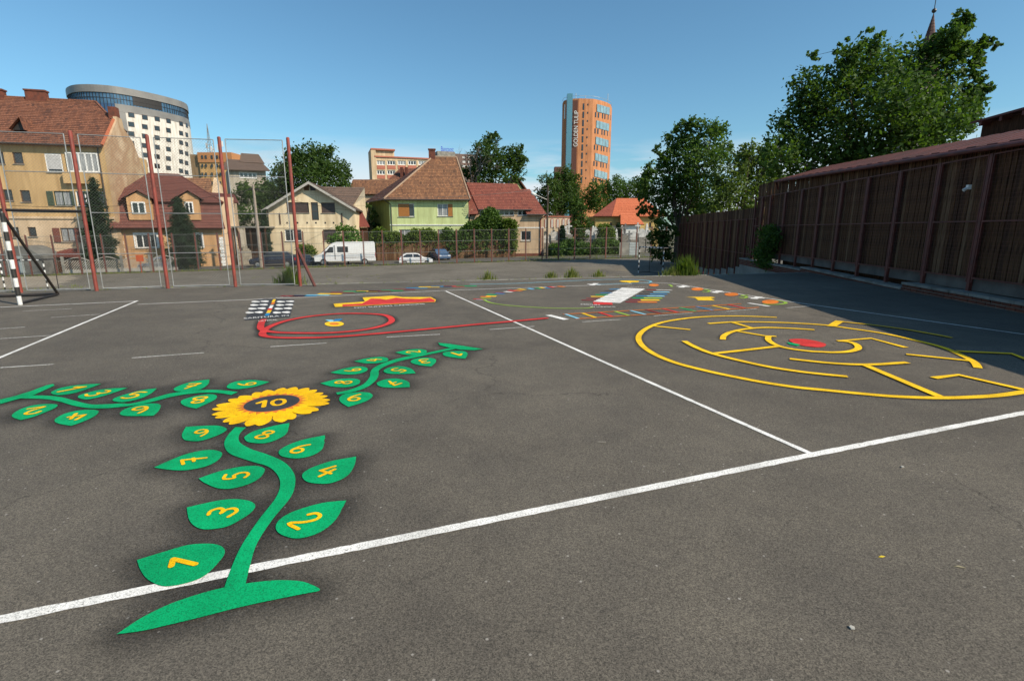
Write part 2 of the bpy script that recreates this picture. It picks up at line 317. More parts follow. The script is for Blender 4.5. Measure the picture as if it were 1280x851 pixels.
def halo(parent, loops, z=.0018, r0=.015, r1=.10, a=.8, name='overspray'):
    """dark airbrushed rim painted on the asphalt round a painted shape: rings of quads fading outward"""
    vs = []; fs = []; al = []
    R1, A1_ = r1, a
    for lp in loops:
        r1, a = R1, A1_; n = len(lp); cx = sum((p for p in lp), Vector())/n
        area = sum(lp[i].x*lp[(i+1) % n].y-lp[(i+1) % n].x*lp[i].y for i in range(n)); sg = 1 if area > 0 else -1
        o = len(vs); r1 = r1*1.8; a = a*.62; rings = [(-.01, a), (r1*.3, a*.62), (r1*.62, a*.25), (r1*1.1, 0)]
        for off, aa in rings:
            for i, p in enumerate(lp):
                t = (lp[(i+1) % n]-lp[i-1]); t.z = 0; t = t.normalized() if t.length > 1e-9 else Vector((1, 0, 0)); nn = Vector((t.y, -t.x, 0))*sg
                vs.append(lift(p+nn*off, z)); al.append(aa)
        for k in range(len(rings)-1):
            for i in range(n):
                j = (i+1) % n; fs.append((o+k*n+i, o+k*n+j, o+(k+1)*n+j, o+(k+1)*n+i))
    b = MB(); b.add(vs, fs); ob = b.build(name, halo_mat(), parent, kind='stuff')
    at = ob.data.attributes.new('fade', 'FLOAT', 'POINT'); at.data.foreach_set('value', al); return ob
def rough(lp, closed=True, amp=.0016):
    o = []; n = len(lp)
    for i in range(n if closed else n-1):
        a, c = lp[i], lp[(i+1) % n]; k = max(1, int((c-a).length/.022)) if min(a.y, c.y) < 5.5 else 1; u = (c-a); nn = Vector((-u.y, u.x, 0)); nn = nn.normalized() if nn.length > 1e-9 else nn
        for j in range(k): o.append(a.lerp(c, j/k)+(nn*random.gauss(0, amp) if j or k > 1 else nn*0))
    if not closed: o.append(lp[-1])
    return o
def flat(name, loop, m, parent, z=.007, **k):
    loop = rough(loop)
    b = MB(); lp = [lift(p, z) for p in loop]
    n = len(lp); area = sum(lp[i].x*lp[(i+1) % n].y-lp[(i+1) % n].x*lp[i].y for i in range(n))
    b.poly(lp if area > 0 else lp[::-1]); return b.build(name, m, parent, **k)
PW, PG, PY, PR, PO, PB = (paint('white_line_paint', (.78, .77, .74), .86), paint('green_floor_paint', (.001, .35, .125), .91), paint('yellow_floor_paint', (.93, .52, .004)),
    paint('red_floor_paint', (.62, .045, .04)), paint('orange_floor_paint', (.72, .20, .03)), paint('blue_floor_paint', (.03, .22, .45)))
PS = paint('sky_blue_floor_paint', (.22, .52, .66)); PGR = paint('charcoal_floor_paint', (.05, .052, .056)); PL = paint('lime_floor_paint', (.30, .48, .06)); PM = paint('maroon_floor_paint', (.24, .03, .035)); PMZ = paint('amber_floor_paint', (.93, .57, .02), .88)
PWW = paint('worn_white_paint', (.55, .54, .5), .78)
def line(p, w=.05, m=PW, z=.0036):
    pts = [G(*q) for q in p]; o = []
    for a, c in zip(pts, pts[1:]):
        k = max(1, int((c-a).length/(.05 if min(a.y, c.y) < 5 else .15))); o += [a.lerp(c, i/k) for i in range(k)]
    o.append(pts[-1]); b = MB(); ribbon(b, o, [w+random.gauss(0, .0034) for _ in o], z, cap=False); return b.build('court_line', m, court)
line([(-160, 807), (1015, 568.5), (1700, 433)], .062)
line([(1015, 568), (760, 455), (557, 364)], .05, z=.0048); line([(-140, 506), (0, 447), (172, 376)], .05)
line([(-40, 386), (172, 376.5)], .05, z=.0042); line([(172, 380.5), (385, 371.5), (557, 363.2), (790, 355)], .045)
line([(790, 352.5), (840, 354.3), (904, 364.6), (1000, 379), (1280, 418), (1600, 462)], .045)
for a in (((165, 447.5), (255, 441)), ((338, 433.5), (408, 429)), ((483, 421.5), (550, 418)), ((612, 412), (668, 408)), ((728, 402.5), (775, 399.5)), ((817, 395), (866, 391)), ((908, 389.5), (946, 386)), ((983, 385), (1012, 382.5)),
          ((-20, 461), (67, 455.5)), ((0, 423.5), (63, 419.5)), ((28, 389), (90, 386)), ((64, 397), (125, 393)), ((-15, 412), (31, 409))): line(a, .045, PWW)

def T(z, ox, oy):
    return lambda x, y: G(x/z+ox, y/z+oy)
DG = {1: [[(.02, .72), (.35, 1), (.32, 0)]], 2: [[(.02, .78), (.16, 1), (.42, 1), (.54, .78), (.38, .42), (.0, .02), (.6, .03)]],
 3: [[(.03, .93), (.28, 1.02), (.5, .85), (.42, .6), (.18, .52), (.45, .48), (.58, .24), (.38, 0), (.0, .06)]], 4: [[(.22, 1), (.0, .4), (.6, .42)], [(.45, .78), (.4, 0)]],
 5: [[(.55, 1), (.12, .98), (.08, .56), (.35, .62), (.56, .4), (.5, .12), (.25, 0), (.0, .1)]], 6: [[(.48, 1), (.15, .7), (.02, .3), (.15, .03), (.42, .02), (.56, .25), (.42, .48), (.15, .45), (.04, .3)]],
 7: [[(.0, .93), (.56, .98), (.22, 0)], [(.1, .5), (.5, .52)]], 8: [[(.3, .53), (.08, .7), (.12, .93), (.3, 1), (.5, .92), (.52, .7), (.3, .53), (.05, .35), (.05, .1), (.3, 0), (.55, .1), (.55, .35), (.3, .53)]],
 0: [[(.3, 1), (.06, .8), (.02, .4), (.15, .05), (.42, .02), (.6, .35), (.55, .8), (.3, 1)]]}
DG[9] = [[(.58-x_, 1-y_) for x_, y_ in DG[6][0]]]
def digit(d, c, up, size, parent, m=PY, z=.012, wf=.15):
    up = Vector((up.x, up.y, 0)).normalized(); rt = Vector((up.y, -up.x, 0)); b = MB()
    for st in DG[d]:
        q = [c+rt*(x_-.3)*size+up*(y_-.5)*size for x_, y_ in st]
        sm = cr(q, False, 5) if d not in (1, 4, 7) else q
        if d in (1, 4, 7):
            for a, e_ in zip(q, q[1:]): ribbon(b, [a, e_], size*wf*(1.35 if d == 1 else 1.05), z); z += .0002
        else: ribbon(b, sm, size*wf, z)
    return b.build('number', m, parent)
sun_t = thing('sunflower_hopscotch', 'large painted sunflower game with three numbered green stems on the asphalt', 'floor painting', G(342, 507))
def leaf(Tz, pts, d, frac=.36, up=None):
    q = [Tz(*p) for p in pts]; tip = q[0]; lp = cr(q+[q[0]], False, 5)[:-1]
    o = flat('leaf', lp, PG, sun_t, z=.0075); o['label'] = 'green painted leaf carrying the number %d' % d
    halos.append(lp)
    far = max(q, key=lambda p: (p-tip).length); c = sum(lp, Vector())/len(lp)
    u = (tip-far) if up is None else up
    digit(d, c, u, (tip-far).length*frac, o)
halos = []
S1 = T(2.363, 0, 460)
A1 = T(9.143, 160, 660); leaf(A1, [(105, 375), (400, 285), (680, 205), (900, 188), (1040, 205), (1105, 260), (1080, 350), (900, 540), (720, 625), (500, 672), (360, 665), (220, 590), (140, 480)], 1, .33)
A2 = T(10.667, 220, 610); leaf(A2, [(145, 270), (400, 210), (650, 165), (850, 160), (1000, 190), (1060, 250), (1000, 340), (850, 440), (680, 525), (450, 562), (290, 540), (180, 440)], 3)
A3 = T(6.546, 330, 560)
leaf(A3, [(675, 435), (480, 455), (270, 515), (150, 575), (98, 640), (120, 700), (220, 742), (330, 740), (470, 690), (590, 590)], 2)
leaf(A3, [(755, 75), (560, 110), (420, 155), (340, 195), (312, 235), (350, 280), (450, 298), (560, 290), (680, 235), (740, 150)], 4)
A4 = T(7.53, 180, 520)
leaf(A4, [(515, 595), (700, 530), (900, 485), (1040, 475), (1115, 490), (1138, 520), (1090, 590), (980, 650), (820, 690), (690, 685), (570, 635)], 5)
leaf(A4, [(95, 490), (300, 400), (450, 350), (600, 325), (690, 332), (738, 360), (700, 420), (600, 475), (450, 510), (320, 518), (180, 505)], 7)
leaf(A4, [(395, 108), (550, 98), (700, 97), (780, 125), (750, 160), (650, 205), (530, 240), (430, 240), (375, 225), (358, 180)], 9)
A5 = T(10.667, 300, 520)
leaf(A5, [(1135, 265), (900, 310), (700, 370), (560, 440), (515, 495), (560, 545), (700, 572), (850, 565), (1000, 520), (1110, 430)], 6)
leaf(A5, [(660, 100), (450, 140), (200, 205), (80, 270), (60, 310), (110, 355), (250, 372), (380, 362), (520, 310), (630, 230)], 8)
A6 = T(7.53, 0, 470)
leaf(A6, [(955, 78), (780, 85), (600, 110), (500, 145), (485, 170), (560, 185), (700, 165), (830, 125)], 1, .5)
leaf(A6, [(1205, 115), (1000, 125), (850, 155), (750, 185), (740, 210), (820, 225), (950, 200), (1080, 160)], 3, .45)
leaf(A6, [(195, 420), (125, 395), (118, 365), (200, 315), (320, 280), (450, 268), (540, 275), (520, 305), (420, 350), (300, 395)], 2, .42)
leaf(A6, [(670, 475), (560, 455), (515, 430), (540, 395), (640, 350), (780, 325), (900, 325), (930, 345), (880, 390), (770, 440)], 4, .42)
A7 = T(5.818, 130, 465)
leaf(A7, [(385, 122), (280, 135), (150, 168), (75, 195), (70, 215), (150, 222), (270, 195), (350, 155)], 5, .45)
leaf(A7, [(360, 322), (200, 325), (130, 318), (118, 300), (160, 270), (270, 238), (370, 232), (412, 245), (400, 285)], 6, .42)
leaf(A7, [(768, 57), (650, 72), (560, 98), (508, 125), (530, 143), (620, 145), (700, 130), (755, 95)], 7, .42)
leaf(A7, [(672, 270), (600, 255), (560, 230), (575, 205), (660, 180), (750, 165), (812, 170), (818, 195), (770, 225)], 8, .42)
leaf(A7, [(1205, 75), (1090, 62), (970, 70), (905, 95), (900, 120), (980, 128), (1090, 112), (1150, 95)], 9, .42)
A8 = T(5.818, 390, 420)
leaf(A8, [(135, 270), (230, 240), (330, 225), (395, 232), (400, 255), (340, 278), (240, 283)], 6, .4)
leaf(A8, [(305, 187), (400, 165), (490, 155), (548, 163), (548, 185), (480, 200), (390, 202)], 4, .4)
leaf(A8, [(605, 122), (700, 103), (780, 98), (832, 108), (820, 130), (750, 143), (670, 138)], 2, .4)
leaf(A8, [(60, 347), (170, 320), (290, 312), (348, 325), (335, 355), (250, 376), (140, 370)], 8, .4)
leaf(A8, [(755, 275), (720, 240), (640, 222), (560, 232), (520, 258), (560, 277), (650, 280)], 5, .4)
leaf(A8, [(712, 375), (700, 335), (620, 313), (530, 320), (472, 345), (500, 372), (600, 380)], 7, .4)
leaf(A8, [(265, 520), (215, 490), (198, 460), (230, 428), (320, 413), (410, 415), (442, 440), (390, 480)], 9, .42)
leaf(A8, [(868, 225), (780, 215), (720, 195), (740, 172), (820, 160), (890, 168), (902, 190)], 3, .4)
leaf(A8, [(1115, 168), (1030, 160), (960, 145), (960, 122), (1040, 112), (1110, 115), (1132, 135)], 1, .4)
def stem(Lp, Rp):
    l = cr(Lp, False, 6); r = cr(Rp, False, 6); lp = l+r[::-1]; n = len(l); b = MB(); vs = []
    for i in range(n): vs += [lift(l[i], .007), lift(r[i], .007)]
    b.add(vs, [(2*i, 2*i+1, 2*i+3, 2*i+2) for i in range(n-1)]); halos.append(lp); return b.build('stem', PG, sun_t)
q = lambda Tz, L: [Tz(*p) for p in L]
stem(q(S1, [(695, 176), (670, 205), (663, 230), (680, 255), (740, 277), (790, 292), (818, 315), (828, 345), (815, 385), (765, 450), (715, 525), (685, 590), (660, 660)]),
     q(S1, [(727, 177), (708, 197), (708, 220), (740, 240), (790, 257), (840, 280), (868, 312), (872, 345), (858, 385), (805, 450), (760, 520), (738, 590), (722, 660)]))
fo = cr(q(S1, [(345, 790), (430, 735), (530, 690), (660, 652), (790, 632), (880, 632), (925, 645), (945, 660), (900, 670), (800, 690), (700, 712), (600, 738), (500, 762), (420, 780), (345, 790)]), False, 5)[:-1]
flat('stem_foot', fo, PG, sun_t, z=.0085); halos.append(fo)
stem(q(A6, [(300, 188), (420, 188), (560, 200), (700, 235), (850, 270), (1000, 270), (1150, 262)])+q(A7, [(200, 232), (350, 195), (470, 162), (600, 142), (740, 133), (850, 135), (975, 148)]),
     q(A6, [(190, 215), (420, 222), (560, 245), (700, 285), (850, 308), (1000, 308), (1150, 295)])+q(A7, [(210, 247), (360, 218), (480, 187), (600, 165), (740, 153), (850, 158), (925, 170)]))
fo = q(A6, [(-120, 260), (0, 228), (150, 192), (300, 145), (430, 95), (500, 80), (515, 95), (440, 130), (320, 185), (160, 225), (0, 270), (-120, 300)])
flat('stem_foot', fo, PG, sun_t, z=.0085); halos.append(fo)
stem(q(A8, [(175, 415), (280, 392), (370, 355), (418, 305), (425, 265), (450, 235), (520, 200), (620, 168), (740, 143), (860, 120), (940, 103), (1030, 85)]),
     q(A8, [(185, 430), (300, 410), (400, 375), (465, 325), (485, 285), (490, 250), (550, 215), (640, 185), (750, 160), (870, 133), (950, 117), (1050, 95)]))
fo = q(A8, [(918, 52), (1000, 60), (1100, 75), (1245, 98), (1180, 106), (1080, 103), (1000, 88), (930, 70)])
flat('stem_foot', fo, PG, sun_t, z=.0085); halos.append(fo)
# flower head
A9 = T(7.53, 250, 475); tips = q(A9, [(105, 318), (1225, 190), (905, 62), (430, 420), (140, 262), (1160, 248), (1155, 100), (150, 372), (640, 405), (725, 72)])
fc = (tips[0]+tips[1]+tips[2]+tips[3])/4; FR = sum((t-fc).length for t in tips)/len(tips)
dk = q(A9, [(428, 222), (938, 195), (683, 300), (683, 145), (520, 290), (850, 155)]); dc = A9(680, 224); DR = sum((t-dc).length for t in dk)/len(dk)
axu = (tips[1]-fc).normalized(); axv = Vector((-axu.y, axu.x, 0)); ru = ((tips[1]-fc).length+(tips[0]-fc).length)/2; rv = FR*2-ru
NP = 24; fl = []
for k in range(NP):
    a0 = 2*math.pi*k/NP+.06*math.sin(k*3.1); pt = []
    for da, rr in ((-.64, .5), (-.68, .74), (-.52, .88), (-.1, 1.0), (.3, .93), (.58, .8), (.64, .5)):
        a = a0+da*2*math.pi/NP; rr *= (1+.035*math.sin(k*5.3)) if rr > .6 else 1
        pt.append(fc+axu*math.cos(a)*rr*ru+axv*math.sin(a)*rr*rv)
    lp = [pt[0]]+cr(pt[1:-1], False, 3)+[pt[-1]]
    flat('petal', lp, PY, sun_t, z=.0075+.0006*(k % 2)+(.0003 if k == NP-1 else 0)); fl.append(lp)
circ = lambda c, r, n=40: [c+Vector((math.cos(2*math.pi*i/n), math.sin(2*math.pi*i/n), 0))*r for i in range(n)]
flat('petal_ring', circ(fc, FR*.66), PY, sun_t, z=.0092)
star = []
for i in range(48): star.append(dc+Vector((math.cos(2*math.pi*i/48), math.sin(2*math.pi*i/48), 0))*DR*(1.04 if i % 2 else 1.28))
flat('flame_ring', star, PO, sun_t, z=.0098)
dsk = flat('flower_disc', circ(dc, DR), PGR, sun_t, z=.0106)
up10 = (A9(720, 140)-A9(640, 300)); up10 = A9(700, 150)-A9(690, 290)
up10 = Vector((up10.x, up10.y, 0)).normalized(); rt10 = Vector((up10.y, -up10.x, 0))
digit(1, dc-rt10*DR*.3, up10, DR*.75, dsk, z=.0125, wf=.17); digit(0, dc+rt10*DR*.22, up10, DR*.75, dsk, z=.0125, wf=.2)
out_ring = [fc+axu*math.cos(a)*ru*.93+axv*math.sin(a)*rv*.93 for a in np.linspace(0, 2*math.pi, 60, endpoint=False)]
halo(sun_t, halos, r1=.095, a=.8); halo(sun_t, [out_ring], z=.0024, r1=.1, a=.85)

# maze
mz = thing('maze_painting', 'round yellow maze painted on the asphalt with a red apple at its centre', 'floor painting', G(1010, 430))
B1 = T(5.12, 780, 380); B2 = T(5.12, 1030, 380)
mh = []
def mzw(pts, w, nm='maze_wall', m=PMZ, z=.007, smooth=True):
    s = cr(pts, False, 6) if smooth and len(pts) > 2 else pts; b = MB()
    ww = w if not isinstance(w, (list, tuple)) else list(np.interp(np.linspace(0, 1, len(s)), np.linspace(0, 1, len(w)), w))
    ribbon(b, s, ww, z, cap=False); w0 = max(w) if isinstance(w, (list, tuple)) else w
    mh.append([p for p in s]); return b.build(nm, m, mz)
MW = .085
mzw(q(B1, [(978, 87), (760, 79), (560, 81), (400, 93), (250, 118), (150, 155), (95, 205), (110, 260), (190, 320), (330, 378), (520, 428), (700, 467), (900, 505), (1100, 535), (1280, 553)])+q(B2, [(180, 571), (420, 592), (640, 602), (850, 602), (1050, 593), (1180, 580), (1330, 556)]), MW, z=.007)
mzw(q(B1, [(185, 142), (425, 166)]), .075, z=.0074)
mzw(q(B1, [(540, 127), (700, 117), (850, 117), (1050, 122), (1280, 136)])+q(B2, [(150, 156), (380, 190), (600, 238), (760, 280), (880, 330), (960, 375), (985, 412)]), MW, z=.0078)
mzw(q(B1, [(690, 118), (815, 154)]), .08, z=.0082)
mzw(q(B1, [(1218, 167), (1050, 157), (900, 153), (780, 162), (690, 180), (640, 205), (632, 230)]), MW, z=.0086)
mzw(q(B1, [(720, 175), (900, 206), (975, 210)]), .075, z=.009, smooth=False)
mzw(q(B1, [(925, 207), (925, 235), (980, 268), (1060, 288), (1180, 304), (1280, 310)])+q(B2, [(60, 312), (150, 308), (215, 290), (210, 265), (160, 245), (85, 238)]), [.085]*10+[.1], z=.0094)
mzw(q(B2, [(90, 240), (300, 222), (525, 282)]), .085, z=.0098, smooth=False)
mzw(q(B1, [(555, 322), (800, 295), (1000, 272)]), .085, z=.0102, smooth=False)
mzw(q(B1, [(385, 240), (460, 280), (570, 322), (760, 370), (950, 410), (1130, 437), (1280, 454)])+q(B2, [(150, 468)]), MW, z=.0106)
mzw(q(B1, [(1060, 354), (1280, 378)])+q(B2, [(180, 390), (340, 390), (450, 383), (535, 378)]), MW, z=.011)
mzw(q(B2, [(265, 396), (740, 597)]), .09, z=.0114)
mzw(q(B2, [(525, 325), (930, 367)]), .075, z=.0118)
mzw(q(B2, [(700, 478), (860, 458), (1290, 556)]), .085, z=.0122, smooth=False)
mzw(q(B2, [(45, 146), (100, 112)]), .13, z=.0126)
mzw(q(B2, [(85, 114), (300, 136), (520, 166), (700, 197), (820, 220)]), .06, z=.013)
mzw(q(B2, [(850, 306), (1200, 322), (1330, 372), (1500, 460), (1420, 530), (1300, 562)]), .085, z=.0134, smooth=False)
flat('apple', cr(q(B1, [(1055, 232), (1120, 225), (1210, 235), (1290, 258), (1270, 278), (1200, 277), (1110, 262)]), True, 5), PR, mz, z=.008)
flat('apple_leaf', q(B1, [(1040, 248), (1080, 252), (1130, 262), (1110, 272), (1060, 262)]), PG, mz, z=.0086)
b = MB(); 
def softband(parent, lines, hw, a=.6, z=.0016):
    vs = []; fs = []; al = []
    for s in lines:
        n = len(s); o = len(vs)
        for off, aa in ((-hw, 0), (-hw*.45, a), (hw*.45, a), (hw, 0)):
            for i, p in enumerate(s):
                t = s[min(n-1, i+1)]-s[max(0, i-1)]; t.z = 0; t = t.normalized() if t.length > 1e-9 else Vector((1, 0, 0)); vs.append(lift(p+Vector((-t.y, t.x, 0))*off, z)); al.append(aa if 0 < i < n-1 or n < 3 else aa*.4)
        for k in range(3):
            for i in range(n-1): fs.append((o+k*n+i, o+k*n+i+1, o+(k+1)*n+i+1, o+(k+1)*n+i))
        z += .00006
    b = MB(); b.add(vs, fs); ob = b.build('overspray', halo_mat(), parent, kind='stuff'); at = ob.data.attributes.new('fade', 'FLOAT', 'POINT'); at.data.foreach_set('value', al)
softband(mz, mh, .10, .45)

def text(s, p0, p1, h, m, parent, z=.01, name='lettering'):
    """flat lettering on the ground running from p0 to p1 with letter height h"""
    cu = bpy.data.curves.new('t', 'FONT'); cu.body = s; ob = bpy.data.objects.new('t', cu); me = bpy.data.meshes.new_from_object(ob)
    co = np.array([v.co[:] for v in me.vertices]); x0, x1 = co[:, 0].min(), co[:, 0].max(); y1 = co[:, 1].max(); u = (p1-p0); L = u.length; u.normalize(); v = Vector((-u.y, u.x, 0))
    bb = MB(); bb.add([lift(p0+u*((c[0]-x0)/(x1-x0)*L)+v*(c[1]/y1*h), z) for c in co], [tuple(p.vertices) for p in me.polygons]); bpy.data.objects.remove(ob)
    return bb.build(name, m, parent)
# red track with the sideways-jump grid and medal
tr = thing('jump_track_painting', 'red looping track painted with footprint grid, coloured squares and a gold medal', 'floor painting', G(410, 400))
C1 = T(2.977, 290, 350)
tl = cr(q(C1, [(118, 148), (108, 165), (112, 185), (160, 195), (250, 198), (370, 197), (490, 186), (570, 168), (595, 150), (570, 132), (500, 126), (400, 126), (290, 136), (200, 153), (140, 175), (115, 196), (125, 210), (200, 216), (350, 214), (520, 202), (700, 186), (900, 167), (1050, 154), (1168, 143)]), False, 6)
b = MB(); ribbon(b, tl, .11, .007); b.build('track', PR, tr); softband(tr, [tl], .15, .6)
D1 = T(14.22, 295, 360)
for k, (y, xl, xr) in enumerate(((245, 430, 880), (305, 410, 865), (370, 375, 840), (440, 325, 810))):
    for c in (xl, xr):
        for s in (-1, 1):
            cx, cy = c+s*80, y-s*3
            lp = [D1(cx+math.cos(a)*78, cy+math.sin(a)*(17+k)*(1 if math.cos(a)*s > 0 else .7)) for a in np.linspace(0, 2*math.pi, 14, endpoint=False)]
            flat('footprint', lp, PW, tr, z=.008+.0004*(s > 0))
for (y0, y1, x0, x1, m) in ((205, 255, 640, 690, PMZ), (255, 295, 625, 680, PO), (310, 365, 590, 650, PW), (365, 400, 560, 630, PR), (400, 450, 545, 615, PMZ), (450, 500, 515, 590, PB)):
    flat('square', [D1(x0-10, y1), D1(x1-10, y1), D1(x1+22, y0), D1(x0+22, y0)], m, tr, z=.0072)
hb = [D1(150, 580), D1(960, 520), D1(1040, 210), D1(560, 190), D1(300, 220)]
flat('backing', hb, PGR, tr, z=.0046)
text('SARITURA IN', D1(140, 560), D1(940, 505), .17, PW, tr); text('LATERAL', D1(400, 605), D1(740, 583), .13, PW, tr); text('START', D1(560, 205), D1(990, 165), .2, PWW, tr)
E1 = T(8, 400, 355)
flat('medal', [E1(143+97*math.cos(a), 402+26*math.sin(a)) for a in np.linspace(0, 2*math.pi, 20, endpoint=False)], PMZ, tr, z=.0078)
flat('medal_core', [E1(143+50*math.cos(a), 402+12*math.sin(a)) for a in np.linspace(0, 2*math.pi, 16, endpoint=False)], PO, tr, z=.0086)
flat('ribbon_band', [E1(50, 362), E1(120, 360), E1(175, 378), E1(100, 382)], PS, tr, z=.0084); flat('ribbon_band', [E1(150, 355), E1(230, 350), E1(190, 378), E1(130, 380)], PB, tr, z=.009)
pod = thing('podium_painting', 'orange and red winners podium painted on the asphalt above white lettering', 'floor painting', G(480, 378))
pl = [E1(*p) for p in ((135, 200), (450, 178), (425, 137), (720, 120), (830, 133), (1110, 133), (1160, 160), (1150, 182), (800, 200), (400, 222), (150, 232))]
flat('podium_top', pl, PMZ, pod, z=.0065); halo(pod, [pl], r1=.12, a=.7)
flat('podium_front', [E1(*p) for p in ((225, 208), (420, 198), (510, 148), (600, 150), (660, 160), (760, 140), (880, 150), (1000, 152), (1100, 140), (1150, 165), (1145, 180), (800, 197), (400, 219), (225, 228))], PR, pod, z=.0078)
text('NOI SUNTEM CAMPIONII', E1(350, 247), E1(1050, 207), .15, PW, pod)
# orange ladder
ld = thing('agility_ladder_painting', 'long orange ladder painted on the asphalt with coloured rungs', 'floor painting', G(820, 393))
F1 = T(3.122, 590, 330)
def strip(p, w, m, par, nm, z=.007):
    b = MB(); ribbon(b, p, w, z, cap=False); return b.build(nm, m, par)
ra = [F1(355, 197), F1(700, 178), F1(1050, 156)]; rb_ = [F1(405, 215), F1(760, 193), F1(1120, 170)]
strip(ra, .05, PO, ld, 'rail'); strip(rb_, .05, PO, ld, 'rail')
cs = [PS, PMZ, PR, PL, PS, PM, PR, PG, PB, PMZ, PR]
for i, m in enumerate(cs):
    t = (i+.15)/11; k = lambda a, c, d_: a.lerp(c, t*2) if t < .5 else c.lerp(d_, t*2-1)
    strip([k(*ra), k(*rb_)], .07, m, ld, 'rung', .0078)
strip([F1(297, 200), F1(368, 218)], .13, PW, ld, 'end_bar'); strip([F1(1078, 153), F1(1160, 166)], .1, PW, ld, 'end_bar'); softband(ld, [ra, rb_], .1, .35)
# jump chart with white lane
jc = thing('long_jump_chart_painting', 'white lane chart with coloured side bars and red start box painted on asphalt', 'floor painting', G(775, 372))
H1 = T(8, 700, 340)
flat('lane', [H1(330, 298), H1(600, 312), H1(850, 170), H1(620, 158)], PW, jc, z=.006)
for i in range(1, 8):
    t = i/8; strip([H1(330, 298).lerp(H1(620, 158), t), H1(600, 312).lerp(H1(850, 170), t)], .035, PWW if i % 2 else PGR, jc, 'lane_mark', .0068)
flat('start_box', [H1(328, 300), H1(520, 308), H1(528, 330), H1(335, 328)], PR, jc, z=.0075)
sc_ = [PM, PO, PMZ, PL, PB, PB, PS, PW]
for i in range(7):
    t = (i+.3)/7; a = H1(600, 312).lerp(H1(850, 170), t); e_ = H1(600, 312).lerp(H1(850, 170), t)+(H1(975, 305)-H1(600, 312))
    pa = H1(620+i*36, 300-i*20); pc = H1(970+i*25, 303-i*20)
    strip([pa.lerp(pc, .1), pa.lerp(pc, .45)], .16, [PM, PM, PG, PB, PGR, PGR, PM][i], jc, 'side_bar', .0064); strip([pa.lerp(pc, .45), pc], .2, [PO, PMZ, PL, PS, PB, PS, PWW][i], jc, 'side_bar', .0064)
    a2 = H1(360+i*40, 285-i*19); b2 = H1(215+i*47, 283-i*18); strip([a2, b2], .15, [PM, PM, PMZ, PG, PB, PGR, PB][i], jc, 'side_bar', .0064)
text('SARITURA', H1(200, 330), H1(400, 338), .14, PW, jc); text('IN LUNGIME', H1(310, 356), H1(560, 356), .12, PW, jc); text('FINISH', H1(670, 152), H1(870, 160), .2, PWW, jc)
# snake of coloured blocks, lime line, pumpkins
sn = thing('block_trail_painting', 'curving trail of coloured blocks closed by a thin lime line on the asphalt', 'floor painting', G(640, 372))
K1 = T(7.53, 590, 340)
strip(cr(q(K1, [(110, 262), (180, 292), (330, 315), (520, 330), (740, 342), (950, 345), (1080, 342), (1150, 332)]), False, 6), .055, PL, sn, 'lime_line')
bl = cr(q(K1, [(70, 262), (130, 243), (200, 215), (300, 192), (420, 175), (540, 160), (640, 153), (760, 145), (880, 132)]), False, 4)
bc = [PS, PR, PL, PO, PMZ, PG, PB, PM, PW, PR, PO, PMZ, PS, PB, PG, PMZ, PB, PR, PO]
for i in range(19):
    a, c = bl[min(i*32//19, 31)], bl[min(i*32//19+1, 32)]; u = (c-a).normalized(); v = Vector((-u.y, u.x, 0)); c0 = a+v*(.05*(1 if i % 2 else -1)); L = min(.34, (c-a).length*1.1)
    flat('block', [c0-u*L/2-v*.13, c0+u*L/2-v*.13, c0+u*L/2+v*.13, c0-u*L/2+v*.13], bc[i], sn, z=.006+.0003*(i % 5))
tr2 = thing('dashed_trail_painting', 'faint row of coloured dashes painted beyond the podium', 'floor painting', G(480, 364))
for i in range(15):
    p = G(366+i*15.5, 370.2-i*.95+.8*math.sin(i)); flat('dash', [p+Vector((a_*.3, c_*.1, 0)) for a_, c_ in ((-1, -1), (1, -1), (1, 1), (-1, 1))], [PM, PB, PS, PMZ, PM, PG, PMZ, PM, PG, PM, PB, PMZ, PB, PR, PG][i], tr2, z=.006)
cl = thing('blue_lane_painting', 'thin blue lane painted at the far edge with a yellow fish', 'floor painting', G(740, 352.5))
strip(cr(q(H1, [(-900, 125), (-500, 118), (-100, 100), (300, 82), (600, 75), (800, 80), (900, 92), (905, 103), (850, 112), (600, 118), (300, 130)]), False, 5), .07, PS, cl, 'lane_line')
flat('fish', q(H1, [(590, 90), (700, 88), (795, 92), (780, 104), (720, 104), (700, 112), (670, 104), (620, 101)]), PMZ, cl)
pt = thing('caterpillar_painting', 'green wavy caterpillar with orange discs and white crosses painted on asphalt', 'floor painting', G(905, 362))
J1 = T(7.53, 830, 340)
for (x_, y_, r_) in ((315, 163, 58), (635, 212, 66), (1000, 283, 80), (-95, 125, 48)):
    flat('disc', [J1(x_+r_*math.cos(a), y_+r_*.24*math.sin(a)) for a in np.linspace(0, 2*math.pi, 16, endpoint=False)], PO, pt, z=.0066)
for (x_, y_, r_) in ((180, 138, 62), (500, 188, 66), (870, 245, 76), (-660, 118, 60)):
    strip([J1(x_-r_, y_-4), J1(x_+r_, y_+4)], .12, PW, pt, 'cross', .0072); strip([J1(x_-r_*.4, y_+10), J1(x_+r_*.4, y_-10)], .16, PW, pt, 'cross', .0076)
for w_ in ([(40, 120), (60, 125), (75, 140)], [(360, 185), (400, 190), (430, 178), (380, 168), (430, 165)], [(710, 240), (750, 248), (780, 235), (730, 222), (790, 218)], [(930, 305), (1040, 308), (1130, 300), (1145, 288), (1110, 278), (1060, 268)]):
    strip(cr(q(J1, w_), False, 4), .07, PL, pt, 'squiggle')
ar = thing('arrow_painting', 'small orange arrow painted beside the ladder near the chart', 'floor painting', G(876, 374))
flat('arrow_shape', q(J1, [(205, 238), (440, 235), (485, 243), (440, 250), (478, 270), (320, 268), (290, 245)]), PMZ, ar)

